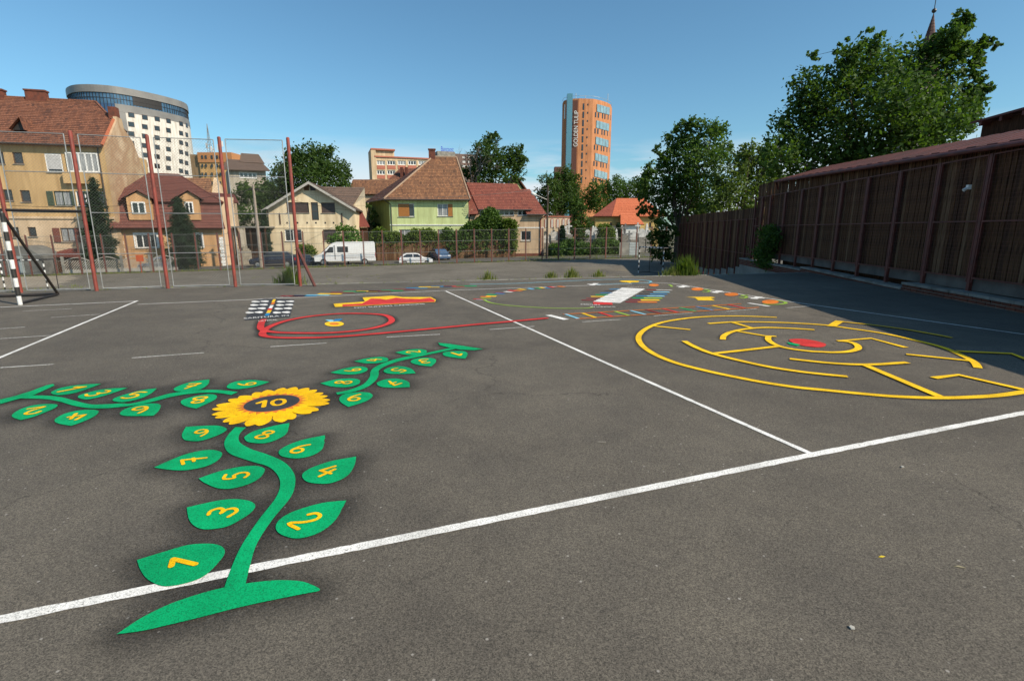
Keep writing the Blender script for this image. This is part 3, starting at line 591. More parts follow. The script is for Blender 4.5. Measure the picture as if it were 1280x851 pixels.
# ================================================================= RIGHT WOODEN FENCE
FX = lambda Y: 8.84+.1405*Y
fd = Vector((.1405, 1, 0)).normalized(); fn = Vector((-1, .1405, 0)).normalized()   # toward the court
EV = lambda Y: 3.33+.034*(Y-11.1)
def FP(Y, z=0, off=0): return Vector((FX(Y), Y, z))+fn*off
wf = thing('tall_plank_fence', 'tall dark plank fence with red steel posts along the right side of the court', 'fence', FP(18, 0))
def shared(name, me, loc, parent, rot=None, m=None):
    o = bpy.data.objects.new(name, me); col.objects.link(o); o.parent = parent; o.location = Vector(loc)-ORG[parent.name]
    if rot is not None: o.rotation_euler = rot
    ORG[o.name] = Vector(loc); return o
def boxmesh(name, sx, sy, sz, m, bev=0):
    b = MB(); b.box((0, 0, sz/2), sx, sy, sz); o = b.build(name, m); me = o.data; bpy.data.objects.remove(o); return me
ang = math.atan2(fd.y, fd.x)
pm = [boxmesh('plank', .142, .025, 3.45, M_[k]) for k in ('plank', 'plank2', 'plank3', 'plank')]
Y0, Y1 = 6.0, 27.95; L = (Y1-Y0)*math.sqrt(1+.1405**2); n = int(L/.152)
for i in range(n):
    Y = Y0+(Y1-Y0)*(i+.5)/n; o = shared('plank', pm[rng.choice(4, p=[.45, .15, .2, .2])], FP(Y, .34, -.10+random.uniform(-.006, .006)), wf, (random.uniform(-.004, .004), random.uniform(-.007, .007), ang)); o.scale.x = random.uniform(.8, 1.02); o.scale.z = ((EV(Y)-.36 if Y < 24.7 else 3.5)+random.uniform(-.012, .02))/3.45
pY = [6.85, 8.5, 10.18, 11.85, 13.52, 15.17, 16.86, 18.54, 20.23, 21.93, 23.74, 25.6, 26.8, 27.9]
pom = boxmesh('post', .09, .09, 3.2, M_['dred'])
for i, Y in enumerate(pY):
    shared('post', pom, FP(Y, .02, 0), wf, (0, 0, ang))
    if i == len(pY)-1: break
    Y2 = pY[i+1]; a = lambda z, off=.03, t=0: FP(Y+.08, z, off); c = lambda z, off=.03: FP(Y2-.08, z, off)
    b = MB()
    for z in (.52, 1.78, 3.2): b.tube(a(z), c(z), .02, n=4)
    b.tube(a(.42), a(3.22), .018, n=4); b.tube(c(.42), c(3.22), .018, n=4); b.build('panel_frame', M_['dred'], wf)
    b = MB(); LL = (c(0)-a(0)).length
    for k in range(int(2.8/.09)): z = .45+k*.09; b.add([a(z, .03), c(z, .03), c(z+.004, .03), a(z+.004, .03)], [(0, 1, 2, 3)])
    for k in range(int(LL/.09)): p = a(0, .034)+fd*k*.09; b.add([p+Z*.42, p+fd*.004+Z*.42, p+fd*.004+Z*3.22, p+Z*3.22], [(0, 1, 2, 3)])
    b.build('wire_mesh', M_['rust'], wf, kind='stuff')
    b = MB(); b.box((FP(Y+.06, .37, -.04)+FP(Y2-.06, .37, -.04))/2, LL+.04, .04, .26, fd); b.build('kick_board', mat('old_kick_board', (.13, .115, .10), (.07, .06, .052), .9, 2, bump=.3), wf)
b = MB()
for z in (1.0, 3.05): b.box((FP(Y0, z, -.16)+FP(Y1, z, -.16))/2, L, .05, .08, fd)
b.build('back_rail', M_['plank3'], wf)
o = MB(); o.box(FP(12.3, 2.55, .09), .08, .07, .1, fd); o.tube(FP(12.3, 2.53, .12), FP(12.3, 2.48, .19), .03, .038, 10)
tag(o.build('fence_spotlight', M_['white'], None, base=FP(11.75, 2.6, .1)), 'small white spotlight fixed high on the dark plank fence', 'lamp')
# low brick wall under the fence, stepped
bw = thing('low_brick_wall', 'low red brick wall with pale coping stones under the plank fence', 'wall', FP(16, -.2))
segs = [(4.5, 13.88, .2, .23), (13.88, 20.6, .08, .17), (20.6, 28.9, .07, .08)]
for k, (ya, yb, za, zb) in enumerate(segs):
    Ls = (yb-ya)*1.01; nb = int(Ls/.26)
    b = MB(); c0 = FP(ya, 0, .14); c1 = FP(yb, 0, .14); nx = 6
    for j in range(nx):
        A_ = FP(ya+(yb-ya)*j/nx, 0, -.2); B_ = FP(ya+(yb-ya)*(j+1)/nx, 0, -.2); z0 = hz(A_.x, A_.y)-.4; zt0 = za+(zb-za)*j/nx-.065; zt1 = za+(zb-za)*(j+1)/nx-.065; wv_ = fn*.46
        b.hexa([A_+Z*z0, B_+Z*z0, B_+wv_+Z*z0, A_+wv_+Z*z0], [A_+Z*zt0, B_+Z*zt1, B_+wv_+Z*zt1, A_+wv_+Z*zt0])
    b.build('wall_core', M_['conc'], bw)
    b = MB()
    for r in range(5 if k < 2 else 4):
        for j in range(nb):
            Y = ya+(yb-ya)*(j+(.5 if r % 2 else .02))/nb
            if Y > yb-.1: continue
            zt = za+(zb-za)*(Y-ya)/(yb-ya)-.07-.072*r; p = FP(Y+.12, zt-.032, .262+random.uniform(-.004, .006)); b.box(p, .235, .03, .058, fd)
    b.build('brick_course', M_['brick'], bw, kind='stuff')
    m_ = int(Ls/.6)
    for j in range(m_):
        Ya = ya+(yb-ya)*j/m_; Yb = ya+(yb-ya)*(j+.97)/m_; zA = za+(zb-za)*j/m_; zB = za+(zb-za)*(j+.97)/m_; dz = random.uniform(-.006, .006)
        b = MB(); A_ = FP(Ya, zA-.06+dz, -.12); B_ = FP(Yb, zB-.06+dz, -.12); b.hexa([A_, B_, B_+fn*.43, A_+fn*.43], [p+Z*.06 for p in (A_, B_, B_+fn*.43, A_+fn*.43)]); b.build('coping_stone', M_['cope'], bw)
# lower fence beyond
lf = thing('lower_plank_fence', 'lower dark plank fence continuing beyond the tall one', 'fence', FP(38, -1.4))
Y2, Y3 = 27.5, 50; L = (Y3-Y2)*1.01; n = int(L/.16); pm2 = [boxmesh('plank', .15, .025, 1.0, M_[k]) for k in ('plank', 'plank2', 'plank3')]
for i in range(n):
    Y = Y2+(Y3-Y2)*(i+.5)/n; zb = hz(FX(Y), Y)+.3; zt = 2.72+.004*(Y-28)+random.uniform(-.03, .03)
    o = shared('plank', pm2[rng.choice(3, p=[.5, .2, .3])], FP(Y, zb, -.1+random.uniform(-.006, .006)), lf, (0, 0, ang)); o.scale.z = zt-zb
k = 0; Y = Y2
while Y < Y3:
    g_ = hz(FX(Y), Y); b = MB(); b.box(FP(Y, (g_+2.2)/2, 0), .09, .09, 2.2-g_, fd); b.build('post', M_['dred'], lf)
    if Y+1.6 < Y3:
        b = MB()
        for z in (.3, 2.15): b.tube(FP(Y+.06, z, .02), FP(Y+1.54, z, .02), .02, n=4)
        b.build('rail', M_['dred'], lf); b = MB(); b.box(FP(Y+.8, g_+.15, -.03), 1.4, .04, .5, fd); b.build('kick_board', M_['conc'], lf)
    Y += 1.6
# shed behind with red roof
shed = thing('red_roofed_shed', 'long low shed with dark red sheet roof behind the plank fence', 'shed', FP(14, 0, -2))
b = MB(); A_, B_ = FP(3.5, 0, -.35), FP(24.3, 0, -.35); b.hexa([A_, B_, B_-fn*3.6, A_-fn*3.6], [A_+Z*3.0, B_+Z*3.5, B_-fn*3.6+Z*3.5, A_-fn*3.6+Z*3.0]); b.build('wall', M_['plank3'], shed)
rm = mat('red_roof_sheet', (.13, .036, .03), (.075, .024, .021), .7, 1.2, 6, mapping=(1, 1, 1))
b = MB(); up_ = -fn*2.1+Z*.56; up2 = -fn*2.1-Z*.7
for j in range(69):
    ya = 3.2+j*.313; A_ = FP(ya, EV(ya), .1); B_ = FP(ya+.308, EV(ya+.308), .1); dz = Z*(.02 if j % 2 else 0); b.hexa([A_+dz, B_+dz, B_+up_+dz, A_+up_+dz], [p+dz+Z*.05 for p in (A_, B_, B_+up_, A_+up_)]); A_, B_ = A_+up_, B_+up_; b.hexa([A_+dz, B_+dz, B_+up2+dz, A_+up2+dz], [p+dz+Z*.05 for p in (A_, B_, B_+up2, A_+up2)])
b.build('roof', rm, shed)
b = MB(); b.tube(FP(3.2, EV(3.2)-.03, .16), FP(24.9, EV(24.9)-.03, .16), .055, n=8); b.tube(FP(24.8, 3.75, .14), FP(25.0, 3.45, -.05), .04); b.build('gutter', M_['dred'], shed)
s2 = thing('upper_red_roof', 'higher red roof with exposed rafters rising behind the long low shed', 'roof', FP(10, 0, -7))
b = MB(); A_, B_ = FP(4, 5.33, -4.9), FP(20.6, 5.33, -4.9); up_ = -fn*6+Z*1.2; b.hexa([A_, B_, B_+up_, A_+up_], [p+Z*.07 for p in (A_, B_, B_+up_, A_+up_)]); b.build('roof_sheet', rm, s2)
for j in range(18):
    p = FP(4.3+j*.93, 5.18, -4.95); b = MB(); b.hexa([p, p+fd*.12, p+fd*.12+up_*.8, p+up_*.8], [q_+Z*.16 for q_ in (p, p+fd*.12, p+fd*.12+up_*.8, p+up_*.8)]); b.build('rafter', M_['dred'], s2)
b = MB(); A_, B_ = FP(4.3, 0, -5.25), FP(20.5, 0, -5.25); b.hexa([A_, B_, B_-fn*4, A_-fn*4], [p+Z*5.3 for p in (A_, B_, B_-fn*4, A_-fn*4)]); b.build('wall', M_['plank3'], s2)

# ================================================================= TALL BALL-STOP FENCE (left)
bf = thing('ball_stop_fence', 'tall wire mesh ball fence with leaning red posts at the left of the court', 'fence', G(200, 360))
pos = [(27, 369.5, 180), (121, 363.5, 165), (210, 360.5, 169), (294.5, 358.5, 173), (375.5, 357.5, 177)]
bp_ = []; 
for px, py, ty in pos:
    g0 = G(px, py); d_ = ray(px-.13*(py-ty) if False else px, ty); bp_.append(g0)
H_ = W(121-31, 165, bp_[1].y).z
step = (bp_[4]-bp_[1])/3
bases = [bp_[1]-step*2, bp_[1]-step, bp_[1], bp_[2], bp_[3], bp_[4]]
hs = [H_-.05, H_-.02, H_, H_, H_+.02, H_+.04]
for g0, h in zip(bases, hs):
    b = MB(); b.tube(g0, g0+Z*h, .046, n=10); b.tube(g0+Z*h, g0+Z*(h+.03), .049, .03, 10); b.build('post', M_['red'], bf, smooth=False)
g0 = bases[-1]; b = MB(); b.tube(g0+Z*1.1, g0+step.normalized()*.42+Vector((.05, -.2, .0)), .045, n=8); b.build('brace', M_['dred'], bf)
for i in range(5):
    a, c = bases[i], bases[i+1]; u = (c-a).normalized(); a = a+u*.15; c = c-u*.15; L = (c-a).length; off = Vector((-u.y, u.x, 0))*-.02; h = hs[i+1]-.05
    b = MB()
    for z in (.06, .97, 2.03, 3.02, h): b.tube(a+Z*z, c+Z*z, .011 if z > .1 else .018, n=5)
    b.tube(a+Z*.05, a+Z*h, .0135, n=5); b.tube(c+Z*.05, c+Z*h, .0135, n=5); b.build('panel_frame', M_['grey'], bf)
    b = MB(); s_ = .075; K = int((L+h)/s_); wd = .0017
    for sg in (1, -1):
        for k_ in range(K):
            t = k_*s_
            if sg > 0: x0, z0, x1, z1 = max(0, t-h), min(t, h), min(t, L), max(0, t-L)
            else: x0, z0, x1, z1 = max(0, t-h), h-min(t, h), min(t, L), h-max(0, t-L)
            p, r_ = a+u*x0+Z*z0+off*sg*.3, a+u*x1+Z*z1+off*sg*.3; dn_ = (r_-p).normalized(); w_ = dn_.cross(off.normalized())*wd
            b.add([p-w_, r_-w_, r_+w_, p+w_], [(0, 1, 2, 3)])
            w_ = off.normalized()*wd; b.add([p-w_, r_-w_, r_+w_, p+w_], [(0, 1, 2, 3)])
    b.build('wire_mesh', M_['wire'], bf, kind='stuff')
b = MB(); b.tube(bases[0]+Z*2.10, bases[2]+Z*2.06, .035, n=8); b.build('cross_bar', M_['dark'], bf)

# ================================================================= GOALS
def goal(base, mdir, ddir, label, wid=3.0, hgt=2.0, dep=1.0, slant=True, basebar=True):
    g_ = thing('goal', label, 'goal', base, 'small football goals with striped posts'); mdir = mdir.normalized(); ddir = ddir.normalized()
    def stripes(a, c, par, nm, first):
        L_ = (c-a).length; k = max(2, round(L_/.2)); u = (c-a)/k; pa = None
        b = MB(); b.tube(a, c, .041, n=10); pa = b.build(nm, M_['white'], par)
        for i in range(k):
            if not (i+first) % 2: b = MB(); b.tube(a+u*i, a+u*(i+1), .0435, n=10); b.build('black_band', M_['black'], pa)
    a, c = base, base+mdir*wid; c.z = base.z
    stripes(a, a+Z*hgt, g_, 'goal_post', 1); stripes(c, c+Z*hgt, g_, 'goal_post', 1); stripes(a+Z*hgt, c+Z*hgt, g_, 'crossbar', 0)
    for p in (a, c):
        b = MB(); q0 = p+ddir*dep
        if slant: b.tube(p+Z*(hgt-.03), q0+ddir*.25+Z*.04, .03); b.tube(p+Z*.04, q0+ddir*.25+Z*.04, .025)
        else: b.tube(p+Z*hgt, q0+Z*hgt, .025); b.tube(q0+Z*hgt, q0, .025); b.tube(p+Z*.05, q0+Z*.05, .025)
        b.build('side_frame', M_['dark'], g_)
    b = MB(); e_ = ddir*(dep+(.25 if slant else 0)); b.tube(a+e_+Z*.04, c+e_+Z*.04, .03)
    b.build('back_bar', M_['dark'], g_)
    if not slant: b = MB(); b.tube(a+e_+Z*hgt, c+e_+Z*hgt, .025); b.build('top_back_bar', M_['dark'], g_)
    return g_
gA = G(25.5, 381); gB = G(73, 369.5)
goal(gA, Vector((-.937, -.35, 0)), gB-gA, 'nearest goal at the left edge, striped black and white with a slanting black back frame', hgt=W(2, 266, gA.y).z, dep=(gB-gA).length-.25)
mdr = Vector((.36, -.93, 0)); bp2 = W(798, 339, 40.5); bp2.z = hz(bp2.x, bp2.y)
goal(bp2, mdr, Vector((.94, .35, 0)), 'small distant goal beside the shaded shrubs at the far right', slant=False)
bp3 = W(60, 361, 31.5); bp3.z = hz(bp3.x, bp3.y)
goal(bp3, Vector((-.99, -.1, 0)), Vector((-.2, .97, 0)), 'middle distance goal standing on the gravel behind the tall mesh fence', slant=False, wid=2.4)

# ================================================================= MID FENCE
mf = thing('yard_fence', 'rusty steel post and mesh fence along the street beyond the yard', 'fence', SD(-20, 40))
s0 = -44; pts = []
i = 0; s = -50.0; sp_ = 1.93
rail_h = (.12, 1.25, 2.35, 3.45)
while s < SX(838, 40):
    p = SD(s, 40); b = MB(); wide = i % 3 == 1; b.box(p+Z*1.8, .1 if not wide else .13, .08, 3.6, ED); b.build('post', M_['rust'], mf); q2 = SD(s+sp_, 40)
    b = MB()
    for h in rail_h: b.tube(p+Z*h+ED*.06, q2+Z*h-ED*.06, .022, n=4)
    b.tube(p+Z*.1+ED*.1, p+Z*3.45+ED*.1, .016, n=4); b.build('rail', M_['wire'], mf)
    s += sp_; i += 1
b = MB()
for h in np.arange(.2, 3.4, .16): b.tube(SD(-50, 40, h), SD(SX(838, 40), 40, h), .0035, n=3)
for s in np.arange(-50, SX(838, 40), .16): p = SD(s, 40); b.add([p+Z*.1, p+ED*.006+Z*.1, p+ED*.006+Z*3.4, p+Z*3.4], [(0, 1, 2, 3)])
b.build('wire_mesh', M_['wire'], mf, kind='stuff')
# ornamental concrete wall panels at the left (with diagonal lattice)
cw = thing('concrete_lattice_wall', 'ornamental concrete wall with arched lattice panels beside the small red roofed house', 'wall', SD(-34, 40.6))
s = SX(96, 41.6)
while s < SX(222, 41.6):
    a = SD(s, 41.6+.0); L = 2.4; b = MB(); b.box(a+Z*.8, .18, .18, 1.6, ED); b.build('pier', M_['conc'], cw)
    b = MB(); b.box(a+ED*L/2+Z*.18, L-.18, .1, .36, ED); 
    for k in range(7):
        x0 = .12+k*.31; h0 = 1.15+.35*math.sin(math.pi*x0/L)
        b.box(a+ED*(x0+.05)+Z*(.36+.01), .02, .02, .02, ED)
    n_ = 14
    for k in range(n_): 
        t0, t1 = k/n_, (k+1)/n_; h0, h1 = 1.1+.38*math.sin(math.pi*t0), 1.1+.38*math.sin(math.pi*t1)
        A_ = a+ED*(.09+(L-.18)*t0); B_ = a+ED*(.09+(L-.18)*t1); b.tube(A_+Z*h0, B_+Z*h1, .05, n=4)
    b.build('panel', mat('pale_panel_concrete', (.38, .36, .32)), cw)
    b = MB()
    for k in range(-3, 12):
        x0 = .12+k*.2; h0 = .36; x1 = x0+.75; t_ = 0
        pts_ = [(x0+.75*t/8, .36+.8*t/8) for t in range(9)]; pts_ = [(x, z) for x, z in pts_ if .09 <= x <= L-.09 and z <= 1.1+.38*math.sin(math.pi*x/L)]
        if len(pts_) > 1: b.tube(a+ED*pts_[0][0]+Z*pts_[0][1], a+ED*pts_[-1][0]+Z*pts_[-1][1], .035, n=4)
    b.build('lattice', mat('pale_lattice_concrete', (.50, .47, .41)), cw); s += 2.4

# ================================================================= BUILDINGS
class Fac:
    def __init__(s, pa, ya, pb, yb, py=250):
        a = W(pa, py, ya); c = W(pb, py, yb); s.A = Vector((a.x, a.y, 0)); s.u = (Vector((c.x, c.y, 0))-s.A); s.L = s.u.length; s.u.normalize(); s.n = Vector((s.u.y, -s.u.x, 0))
    def hit(s, px, py):
        d = ray(px, py); C0 = Vector((0, 0, CAMH)); t = (s.A-C0).dot(s.n)/d.dot(s.n); return C0+d*t
    def sz(s, px, py): p = s.hit(px, py); return (p-s.A).dot(s.u), p.z
    def rect(s, x0, y0, x1, y1):
        m = (y0+y1)/2; c = (x0+x1)/2; return s.sz(x0, m)[0], s.sz(x1, m)[0], s.sz(c, y1)[1], s.sz(c, y0)[1]
    def P(s, a, z, d=0): return s.A+s.u*a+Z*z+s.n*d
    def box(s, b, s0, s1, z0, z1, d0, d1): return b.hexa([s.P(s0, z0, d1), s.P(s1, z0, d1), s.P(s1, z0, d0), s.P(s0, z0, d0)], [s.P(s0, z1, d1), s.P(s1, z1, d1), s.P(s1, z1, d0), s.P(s0, z1, d0)])
    def wall(s, par, m, s0, s1, z0, z1, holes=(), name='wall', depth=None, rd=.16, gable=None):
        b = MB(); xs = sorted({s0, s1, *[h[0] for h in holes], *[h[1] for h in holes]}); zs = sorted({z0, z1, *[h[2] for h in holes], *[h[3] for h in holes]})
        for i in range(len(xs)-1):
            for j in range(len(zs)-1):
                cx, cz = (xs[i]+xs[i+1])/2, (zs[j]+zs[j+1])/2
                if any(h[0] < cx < h[1] and h[2] < cz < h[3] for h in holes): continue
                b.poly([s.P(xs[i], zs[j]), s.P(xs[i+1], zs[j]), s.P(xs[i+1], zs[j+1]), s.P(xs[i], zs[j+1])])
        for h in holes:
            c = [(h[0], h[2]), (h[1], h[2]), (h[1], h[3]), (h[0], h[3])]
            for k in range(4): p, q_ = c[k], c[(k+1) % 4]; b.poly([s.P(*p), s.P(*p, -rd), s.P(*q_, -rd), s.P(*q_)])
        if gable: b.poly([s.P(*g) for g in gable]); 
        if depth:
            for e_ in (s0, s1): b.poly([s.P(e_, z0), s.P(e_, z0, -depth), s.P(e_, z1, -depth), s.P(e_, z1)][::(1 if e_ == s0 else -1)])
            b.poly([s.P(s1, z0, -depth), s.P(s0, z0, -depth), s.P(s0, z1, -depth), s.P(s1, z1, -depth)])
            if gable: b.poly([s.P(g[0], g[1], -depth) for g in gable][::-1])
            else: b.poly([s.P(s0, z1), s.P(s1, z1), s.P(s1, z1, -depth), s.P(s0, z1, -depth)])
        return b.build(name, m, par)
    def win(s, par, r, cols=2, rows=1, fm=None, gm=None, rd=.11, sill=True, fw=.07, name='window', label=None):
        fm = fm or M_['frame']; gm = gm or M_['win']; s0, s1, z0, z1 = r; b = MB(); f0, f1 = -rd-.05, -rd+.02
        s.box(b, s0, s0+fw, z0, z1, f0, f1); s.box(b, s1-fw, s1, z0, z1, f0, f1); s.box(b, s0+fw, s1-fw, z1-fw, z1, f0, f1); s.box(b, s0+fw, s1-fw, z0, z0+fw, f0, f1)
        for k in range(1, cols): c = s0+(s1-s0)*k/cols; s.box(b, c-fw*.5, c+fw*.5, z0+fw, z1-fw, f0, f1-.004)
        for k in range(1, rows): c = z0+(z1-z0)*k/rows; s.box(b, s0+fw, s1-fw, c-fw*.35, c+fw*.35, f0, f1-.008)
        o = b.build(name, fm, par)
        if label: o['label'] = label
        b = MB(); s.box(b, s0+.01, s1-.01, z0+.01, z1-.01, -rd-.06, -rd-.02); b.build('pane', gm, o)
        if sill: b = MB(); s.box(b, s0-.06, s1+.06, z0-.07, z0-.003, -.05, .08); b.build('sill', M_['cope'], o)
        return o
def roof(par, m, q4, th=.14, step=.36, name='roof', lift_=.045):
    a, c, d, e_ = [Vector(p) for p in q4]   # eaveL, eaveR, ridgeR, ridgeL
    nn = (c-a).cross(e_-a if (e_-a).length > .01 else d-a).normalized()
    if nn.z < 0: nn = -nn
    b = MB(); dn_ = nn*th; b.hexa([p-dn_ for p in (a, c, d, e_)], [a, c, d, e_])
    n = max(3, int(max((e_-a).length, (d-c).length)/step))
    for k in range(n):
        t0, t1 = k/n, (k+1)/n; p0, p1, p2, p3 = a.lerp(e_, t0), c.lerp(d, t0), c.lerp(d, t1), a.lerp(e_, t1)
        w0 = random.uniform(-.008, .008)
        b.add([p0+nn*.003, p1+nn*.003, p1+nn*(lift_+w0), p0+nn*(lift_+w0), p2+nn*.01, p3+nn*.01], [(0, 1, 2, 3), (3, 2, 4, 5)])
    return b.build(name, m, par)
def downpipe(par, F, px, z0, z1, m=None, d=.08):
    s_ = F.sz(px, 285)[0]; b = MB(); b.tube(F.P(s_, z0, d), F.P(s_, z1, d), .06, n=6); return b.build('downpipe', m or M_['gutter'], par)
def plaster(name, c, c2=None):
    if name in MC: return MC[name]
    m = mat(name, tuple(min(1, v*1.08) for v in c), tuple(v*.86 for v in c), .92, .45, 8, bump=.15, bscale=12, lo=.3, hi=.75); nt = m.node_tree; b = nt.nodes['Principled BSDF']; b.inputs['Specular IOR Level'].default_value = .2
    t = N(nt, 'ShaderNodeTexCoord'); mm = N(nt, 'ShaderNodeMapping'); mm.inputs['Scale'].default_value = (1.6, 1.6, .16); n = N(nt, 'ShaderNodeTexNoise'); n.inputs['Scale'].default_value = 1.0; n.inputs['Detail'].default_value = 6; n.inputs['Roughness'].default_value = .7
    nt.links.new(t.outputs['Object'], mm.inputs[0]); nt.links.new(mm.outputs[0], n.inputs[0]); r = N(nt, 'ShaderNodeValToRGB'); r.color_ramp.elements[0].position = .36; r.color_ramp.elements[1].position = .6; r.color_ramp.elements[0].color = (.72, .69, .65, 1); r.color_ramp.elements[1].color = (1, 1, 1, 1)
    nt.links.new(n.outputs[0], r.inputs[0]); x = N(nt, 'ShaderNodeMixRGB', blend_type='MULTIPLY'); x.inputs[0].default_value = 1; src = b.inputs['Base Color'].links[0].from_socket; nt.links.new(src, x.inputs[1]); nt.links.new(r.outputs[0], x.inputs[2]); nt.links.new(x.outputs[0], b.inputs['Base Color'])
    return m
GZ = lambda p: hz(p.x, p.y)
oldtile = tilemat('old_clay_tiles', [(.09, .047, .028), (.22, .10, .05), (.17, .085, .045), (.32, .15, .07), (.13, .065, .04)])
oldtile2 = tilemat('brown_clay_tiles', [(.075, .035, .025), (.17, .065, .035), (.22, .09, .05), (.12, .05, .032)])
redtile = tilemat('red_clay_tiles', [(.13, .036, .026), (.25, .07, .045), (.18, .052, .035), (.29, .095, .06)], .25, .33)
mtile = tilemat('maroon_metal_tiles', [(.10, .033, .026), (.155, .052, .038), (.12, .040, .031)], .2, .35)
orangetile = tilemat('orange_clay_tiles', [(.50, .13, .055), (.62, .18, .08), (.55, .15, .06)])
greytile = tilemat('grey_brown_tiles', [(.09, .065, .05), (.15, .10, .075), (.12, .08, .06)])
# ---- H1 beige apartment house, left edge
F = Fac(-110, 49.5, 132, 53.5, 230); h = thing('apartment_house', 'ochre three storey house with brown tiled roof and chimneys at the left edge', 'house', F.A+Z*-2.5)
zb = -2.6; sR = F.sz(132, 200)[0]; ze = F.sz(66, 181)[1]
wr = [(16, 190.5, 28.5, 205), (-6, 190, 5, 205), (57, 192, 78, 215.7), (84, 191, 124, 215.5), (4, 237, 15.7, 251), (25.7, 238, 38, 252.7), (68, 239, 89, 257), (95, 239, 130, 258), (14, 284, 24, 297), (35, 284, 45.4, 296), (76, 285, 94, 302)]
rs = [F.rect(*r) for r in wr]; ochre = plaster('ochre_render', (.50, .34, .17)); cream = plaster('cream_render', (.58, .44, .30))
zc = F.sz(60, 272)[1]
F.wall(h, ochre, 0, sR, zc, ze, [r for r in rs if r[2] > zc], depth=10.4); F.wall(h, cream, 0, sR, zb, zc-.003, [r for r in rs if r[3] < zc], name='ground_floor_wall', depth=10.3)
b = MB(); F.box(b, 0, sR, zc-.12, zc+.1, -.02, .12); b.build('cornice', cream, h)
for k, r in enumerate(rs):
    if k == 2:
        F.win(h, r, 1, 1, rd=.06, fw=.12, label='window closed by a white roller shutter'); b = MB(); n = 14
        for j in range(n-2): z1 = r[3]-.12-(r[3]-r[2]-.2)*j/n; F.box(b, r[0]+.12, r[1]-.12, z1-(r[3]-r[2]-.2)/n+.01, z1, -.09, -.02)
        b.build('roller_shutter', mat('white_shutter', (.5, .5, .5)), h)
    elif k == 3: F.win(h, r, 5, 1, rd=-.12, fw=.13, gm=M_['curt'], sill=False)
    elif k == 6: F.win(h, r, 2, 1, fm=mat('dark_green_wood', (.03, .05, .03)), gm=M_['curt'])
    elif k == 10: F.win(h, r, 2, 1, fm=M_['brownframe'], gm=M_['curt'])
    else: F.win(h, r, 1 if k != 7 else 3, 1, fm=M_['frame'] if k in (7,) else M_['brownframe'], fw=.09)
r = F.rect(82, 216, 125, 230); b = MB(); F.box(b, r[0], r[1], r[2], r[3], -.02, .5); b.build('bay_base', ochre, h)
for k, (x0, x1) in enumerate(((59.5, 67.5), (89.5, 94.5))):
    r = F.rect(x0, 239, x1, 257); b = MB(); F.box(b, r[0], r[1], r[2], r[3], .02, .07)
    for j in range(9): z = r[2]+.1+j*(r[3]-r[2]-.15)/9; F.box(b, r[0]+.06, r[1]-.06, z, z+.06, .07, .1)
    b.build('shutter', mat('green_shutter', (.07, .10, .06), (.05, .07, .045)), h)
for k, (x0, x1) in enumerate(((67, 75.5), (94.5, 100))):
    r = F.rect(x0, 285, x1, 303); b = MB(); F.box(b, r[0], r[1], r[2], r[3], .02, .07); b.build('shutter', mat('brown_shutter', (.16, .05, .035)), h)
# roof: front slope up to ridge, clipped at the right by a half hip
rid = 4.6; Fr = Fac(-110, 49.5, 132, 53.5, 230); Fr.A = F.A-F.n*5.6; zr = Fr.sz(60, 124.5)[1]; dp = 5.6
eL, eR = F.P(-.3, ze-.05, .55), F.P(sR+.1, ze-.05, .55)
pk = F.P(sR+.05, ze+3.1, -3.0); rdg = F.P(sR-4.0, zr, -dp)
km = (3.0+.55)/(dp+.55); zk_ = ze-.05+(zr-ze)*km; pk = F.P(sR+.05, zk_, -3.0)
roof(h, oldtile2, [eL, eR, pk, F.P(-.3, zk_, -3.0)], step=.32)
roof(h, oldtile2, [F.P(-.3, zk_, -3.0), pk, F.P(sR-2.3, zr, -dp), F.P(-.3, zr, -dp)], step=.32)
roof(h, oldtile2, [pk, F.P(sR+.05, zk_-.6, -6.0), F.P(sR-2.3, zr, -dp), F.P(sR-2.3, zr, -dp)], step=.32)
roof(h, oldtile2, [F.P(sR-.1, ze-3.4, -10.2), F.P(-.3, ze-3.4, -10.2), F.P(-.3, zr, -dp), F.P(sR-2.3, zr, -dp)], step=.5)
b = MB(); b.path([F.P(-.3, zr+.04, -dp), F.P(sR-2.3, zr+.04, -dp), pk+Z*.05], .11, 6); b.build('ridge_tiles', oldtile2, h)
b = MB(); b.tube(pk+Z*.12, eR+Z*.1, .14, n=6); b.build('verge_tiles', mat('orange_tile', (.38, .11, .05)), h)
b = MB(); b.tube(eL+F.n*.05, eR+F.n*.05, .075, n=6); b.build('gutter', M_['gutter'], h)
for px0, py0, px1, py1, d in ((34, 113, 59, 131, -4.6), (-5, 112, 6, 130, -4.6)):
    k = F.sz(px0, 125)[0]*1.1+.1; b = MB(); sc_k = (46+4.6)/46; c0 = F.A+F.n*d; F2 = Fac(-110, 49.5, 132, 53.5, 230); F2.A = F.A+F.n*(d-1.0); r = F2.rect(px0, py0, px1, py1)
    F2.box(b, r[0], r[1], r[2]-1.2, r[3]-.15, -.35, .35); F2.box(b, r[0]-.07, r[1]+.07, r[3]-.15, r[3], -.42, .42); b.build('chimney', M_['brick'], h)
r = F.rect(19, 151, 36, 163); F2 = Fac(-110, 49.5, 132, 53.5, 230); F2.A = F.A+F.n*-1.3; r = F2.rect(17, 152, 36, 164); mx_s = (r[0]+r[1])/2+.4
b = MB(); 
for q3 in (((r[0], r[2]), (mx_s, r[3]+.25)), ((r[1], r[2]), (mx_s, r[3]+.25))):
    (a0, z0), (a1, z1) = q3; P_ = [F2.P(a0, z0, .9), F2.P(a1, z1, .9), F2.P(a1, z1, -1.5), F2.P(a0, z0, -.3)]; b.hexa(P_, [p+Z*.1 for p in P_])
